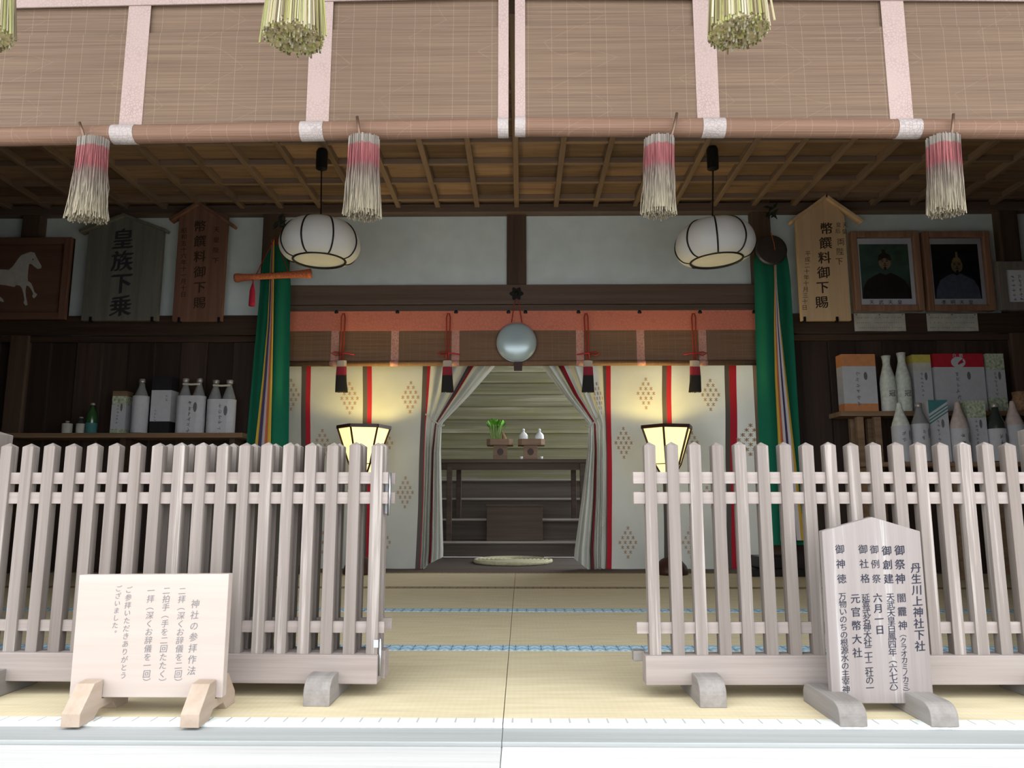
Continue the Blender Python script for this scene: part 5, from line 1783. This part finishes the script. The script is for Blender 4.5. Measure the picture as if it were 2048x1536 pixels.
def twin(x0px, x1px, ytop, ysleeve, label, seed):
    a, b = at(x0px, ybL, bd), at(x1px, ybL, bd)
    T = thing('twin_bottle_pack', label, 'bottles', ((a.x + b.x) / 2, bd, a.z), group='tied pairs of bottles on the left shelf')
    w = b.x - a.x
    zs_, zt_ = at(x0px, ysleeve, bd - 0.05).z, at(x0px, ytop, bd).z
    r = w / 4
    for s in (0.26, 0.74):
        x = a.x + w * s
        h = zt_ - a.z
        g_ = MB().lathe([(q * r, a.z + z_ * h) for q, z_ in ((0.9, 0.003), (0.95, 0.02), (0.95, 0.60), (0.86, 0.67), (0.55, 0.80), (0.34, 0.88), (0.30, 0.93))], 20, (x, bd, 0)).build('bottle', 'glass_grey', T, smooth=True)
        MB().lathe([(q * r, a.z + z_ * h) for q, z_ in ((0.36, 0.925), (0.42, 0.94), (0.44, 0.99), (0.3, 1.0))], 14, (x, bd, 0)).build('cap', 'cap', g_, smooth=True)
    pts = []
    for i in range(32):
        an = 2 * PI * i / 32
        cx_ = a.x + w * (0.74 if math.cos(an) > 0 else 0.26)
        pts.append((cx_ + r * math.cos(an), bd + r * math.sin(an)))
    mb = MB()
    mb.add([(x, y, a.z) for x, y in pts] + [(x, y, zs_) for x, y in pts], [(i, (i + 1) % 32, (i + 1) % 32 + 32, i + 32) for i in range(32)])
    mb.build('paper_sleeve', 'white_paper', T, smooth=False)
    zc_ = a.z + 0.885 * (zt_ - a.z)
    for dz in (0, 0.006):
        MB().tube([(a.x + w * 0.2, bd - r * 0.42, zc_ + dz), (a.x + w * 0.5, bd - r * 0.5, zc_ - 0.004 + dz), (a.x + w * 0.8, bd - r * 0.42, zc_ + dz)], 0.004, 6).build('twine', 'string', T)
    mb = MB()
    scribble(mb, a.x + w * 0.56, bd - r - 0.001, zs_ - 0.05, 0.028, 6, seed)
    mb.build('handwriting', 'faint', T, kind='stuff')
    mb = MB()
    mb.prism(ellipse(a.x + w * 0.74, zs_ - 0.085, 0.014, 0.036, 12), bd - r - 0.0015, bd - r - 0.0003)
    mb.build('seal_mark', 'ink_grey', T)


twin(350, 408, 757, 791, 'pair of tied bottles in one white sleeve beside the black carton', 61)
twin(411, 469, 760, 798, 'pair of tied bottles in one white sleeve at the right end of the left shelf', 62)

# right: upper rack and lower shelf
RU = 5.36
zu = at(1740, 822, RU - 0.04).z
xa, xb = at(1676, 822, RU).x, at(2120, 822, RU).x
T = thing('display_rack', 'brown wooden rack on the right carrying the upper row of offerings', 'shelf', ((xa + xb) / 2, RU, 0))
MB().box(xa, xb, RU - 0.04, 5.525, zu - 0.035, zu).build('rack_board', 'shelf', T, bevel=0.003)
for px in (1722, 1757, 1990):
    x = at(px, 860, RU).x
    MB().box(x - 0.024, x + 0.024, RU + 0.0, RU + 0.04, 0.0, zu - 0.036).build('leg', 'shelf', T, bevel=0.003)
    MB().box(x - 0.02, x + 0.02, 5.48, 5.52, 0.0, zu - 0.036).build('leg', 'shelf', T, bevel=0.003)
gU = 'offerings on the upper right rack'
du = RU + 0.05
ybU = base_y(1760, zu + 0.0005, du)
carton(1690, 1758, ybU, 708, du, 0.10, 'white carton with orange top and bottom, leftmost on the upper rack', [(0, 0.15, 'orange_card'), (0.15, 0.79, 'white_paper'), (0.79, 1, 'orange_card')], 71, gU)
for px, yt, lab, dx in ((1780, 712, 'green tinged paper wrapped bottle, left of the pair on the upper rack', 0), (1811, 706, 'green tinged paper wrapped bottle, right of the pair on the upper rack', 0)):
    T = bottle(px, ybU, yt, 30, du, lab, 'wrap_green', lab_h=0.0, group=gU, wrapped=True, tip='flare', mark=False)
    b = at(px, ybU, du)
    mb = MB()
    letter(mb, '冠', Vector((b.x - 0.005, du - 0.0665, b.z + 0.13)), 0.05, 0.01)
    mb.build('lettering', 'ink_grey', T)
carton(1833, 1870, ybU, 709, du, 0.10, 'tall narrow white carton with a yellow top on the upper rack', [(0, 0.72, 'white_paper'), (0.72, 0.86, 'note_paper'), (0.86, 1, 'yellow_card')], 72, gU)
T, a, b, z_ = carton(1876, 1977, ybU, 707, du, 0.10, 'wide white carton with a red top and a white round emblem', [(0, 0.77, 'white_paper'), (0.77, 1, 'red_card')], 73, gU)
h = z_ - a.z
w = b.x - a.x
cx, cz = a.x + w * 0.49, a.z + h * 0.85
mb = MB()
mb.prism(ellipse(cx, cz, 0.052, 0.040, 28), du - 0.0012, du - 0.0002)
mb.build('emblem', 'white_paper', T)
mb = MB()
mb.prism([(cx + x * 0.052, cz + z2 * 0.040) for x, z2 in ((-0.1, -0.35), (0.05, 0.0), (0.35, 0.35), (0.75, 0.75), (0.6, 0.35), (0.75, -0.05), (0.35, -0.25), (0.1, -0.45))], du - 0.0022, du - 0.0014)
mb.build('emblem_wing', 'red_card', T)
mb = MB()
letter(mb, '白', Vector((cx - 0.024, du - 0.0012, a.z + h * 0.965)), 0.03)
letter(mb, '鶴', Vector((cx + 0.024, du - 0.0012, a.z + h * 0.965)), 0.03)
mb.build('lettering', 'white_paper', T)
carton(1982, 2018, ybU, 707, du, 0.10, 'narrow pale green patterned carton at the right of the upper rack', [(0, 0.25, 'flower_card'), (0.25, 0.72, 'white_paper'), (0.72, 1, 'flower_card')], 74, gU)
p = at(2046, ybU, du)
tag(MB().lathe([(r, p.z + z2) for r, z2 in ((0.05, 0), (0.062, 0.03), (0.06, 0.08), (0.045, 0.11), (0.05, 0.15), (0.02, 0.155))], 16, (p.x, du + 0.02, 0)).build('wrapped_parcel', 'basket', smooth=True), 'brown patterned wrapped parcel at the right edge of the upper rack', 'parcel', gU)

RL = 5.10
zl_ = at(1850, 925, RL).z
xa, xb = at(1712, 925, RL).x, at(2140, 925, RL).x
T = thing('low_shelf', 'low wooden shelf behind the right fence carrying the lower row of offerings', 'shelf', ((xa + xb) / 2, RL, 0))
MB().box(xa, xb, RL - 0.08, RL + 0.16, zl_ - 0.03, zl_).build('shelf_board', 'shelf', T, bevel=0.003)
for px in (1740, 1900, 2080):
    x = at(px, 930, RL).x
    MB().box(x - 0.02, x + 0.02, RL - 0.06, RL + 0.14, 0, zl_ - 0.031).build('support', 'shelf', T)
gl_ = 'offerings on the lower right shelf'
dl = RL
ybl = base_y(1850, zl_ + 0.0005, dl)
bottle(1807, ybl, 805, 35, dl, 'bottle wrapped in pale paper to the tip, leftmost on the lower shelf', 'wrap_green', lab_h=0.60, group=gl_, wrapped=True, seed=81)
bottle(1846, ybl, 806, 34, dl, 'dark bottle with a pale cap and white sleeve, second on the lower shelf', 'glass_grey', lab_h=0.64, group=gl_, seed=82)
T, a, b, z_ = carton(1866, 1905, ybl, 800, dl, 0.10, 'white carton with teal diagonal stripes on the lower shelf', [(0, 1, 'white_paper')], 83, gl_)
h, w = z_ - a.z, b.x - a.x
y = dl - 0.001
MB().add([(a.x, y, z_), (b.x, y, z_), (b.x, y, z_ - 0.01), (a.x, y, z_ - 0.095)], [(0, 1, 2, 3)]).build('printed_corner', 'teal_card', T)
for i in range(3):
    o = 0.018 + i * 0.022
    MB().add([(a.x, y - 0.0002, z_ - 0.095 - o), (b.x, y - 0.0002, z_ - 0.01 - o), (b.x, y - 0.0002, z_ - 0.02 - o), (a.x, y - 0.0002, z_ - 0.105 - o)], [(0, 1, 2, 3)]).build('printed_stripe', 'teal_card', T)
bottle(1925, ybl, 803, 35, dl, 'bottle in brownish pink wrapping with a white sleeve on the lower shelf', 'wrap_pink', lab_h=0.55, group=gl_, wrapped=True, seed=84)
carton(1943, 1981, ybl, 801, dl, 0.10, 'white carton with a green flower print on the lower shelf', [(0, 0.72, 'white_paper'), (0.72, 1, 'flower_card')], 85, gl_)
bottle(2000, ybl, 806, 33, dl, 'dark glass bottle with a white sleeve right of the flower carton', 'glass_dark', lab_h=0.56, group=gl_, seed=86)
bottle(2036, ybl, 802, 36, dl, 'bottle in pinkish wrapping at the right edge of the lower shelf', 'wrap_pink', lab_h=0.6, group=gl_, wrapped=True, mark=False)

bpy.data.objects.remove(_fo)
bpy.data.curves.remove(_fc)
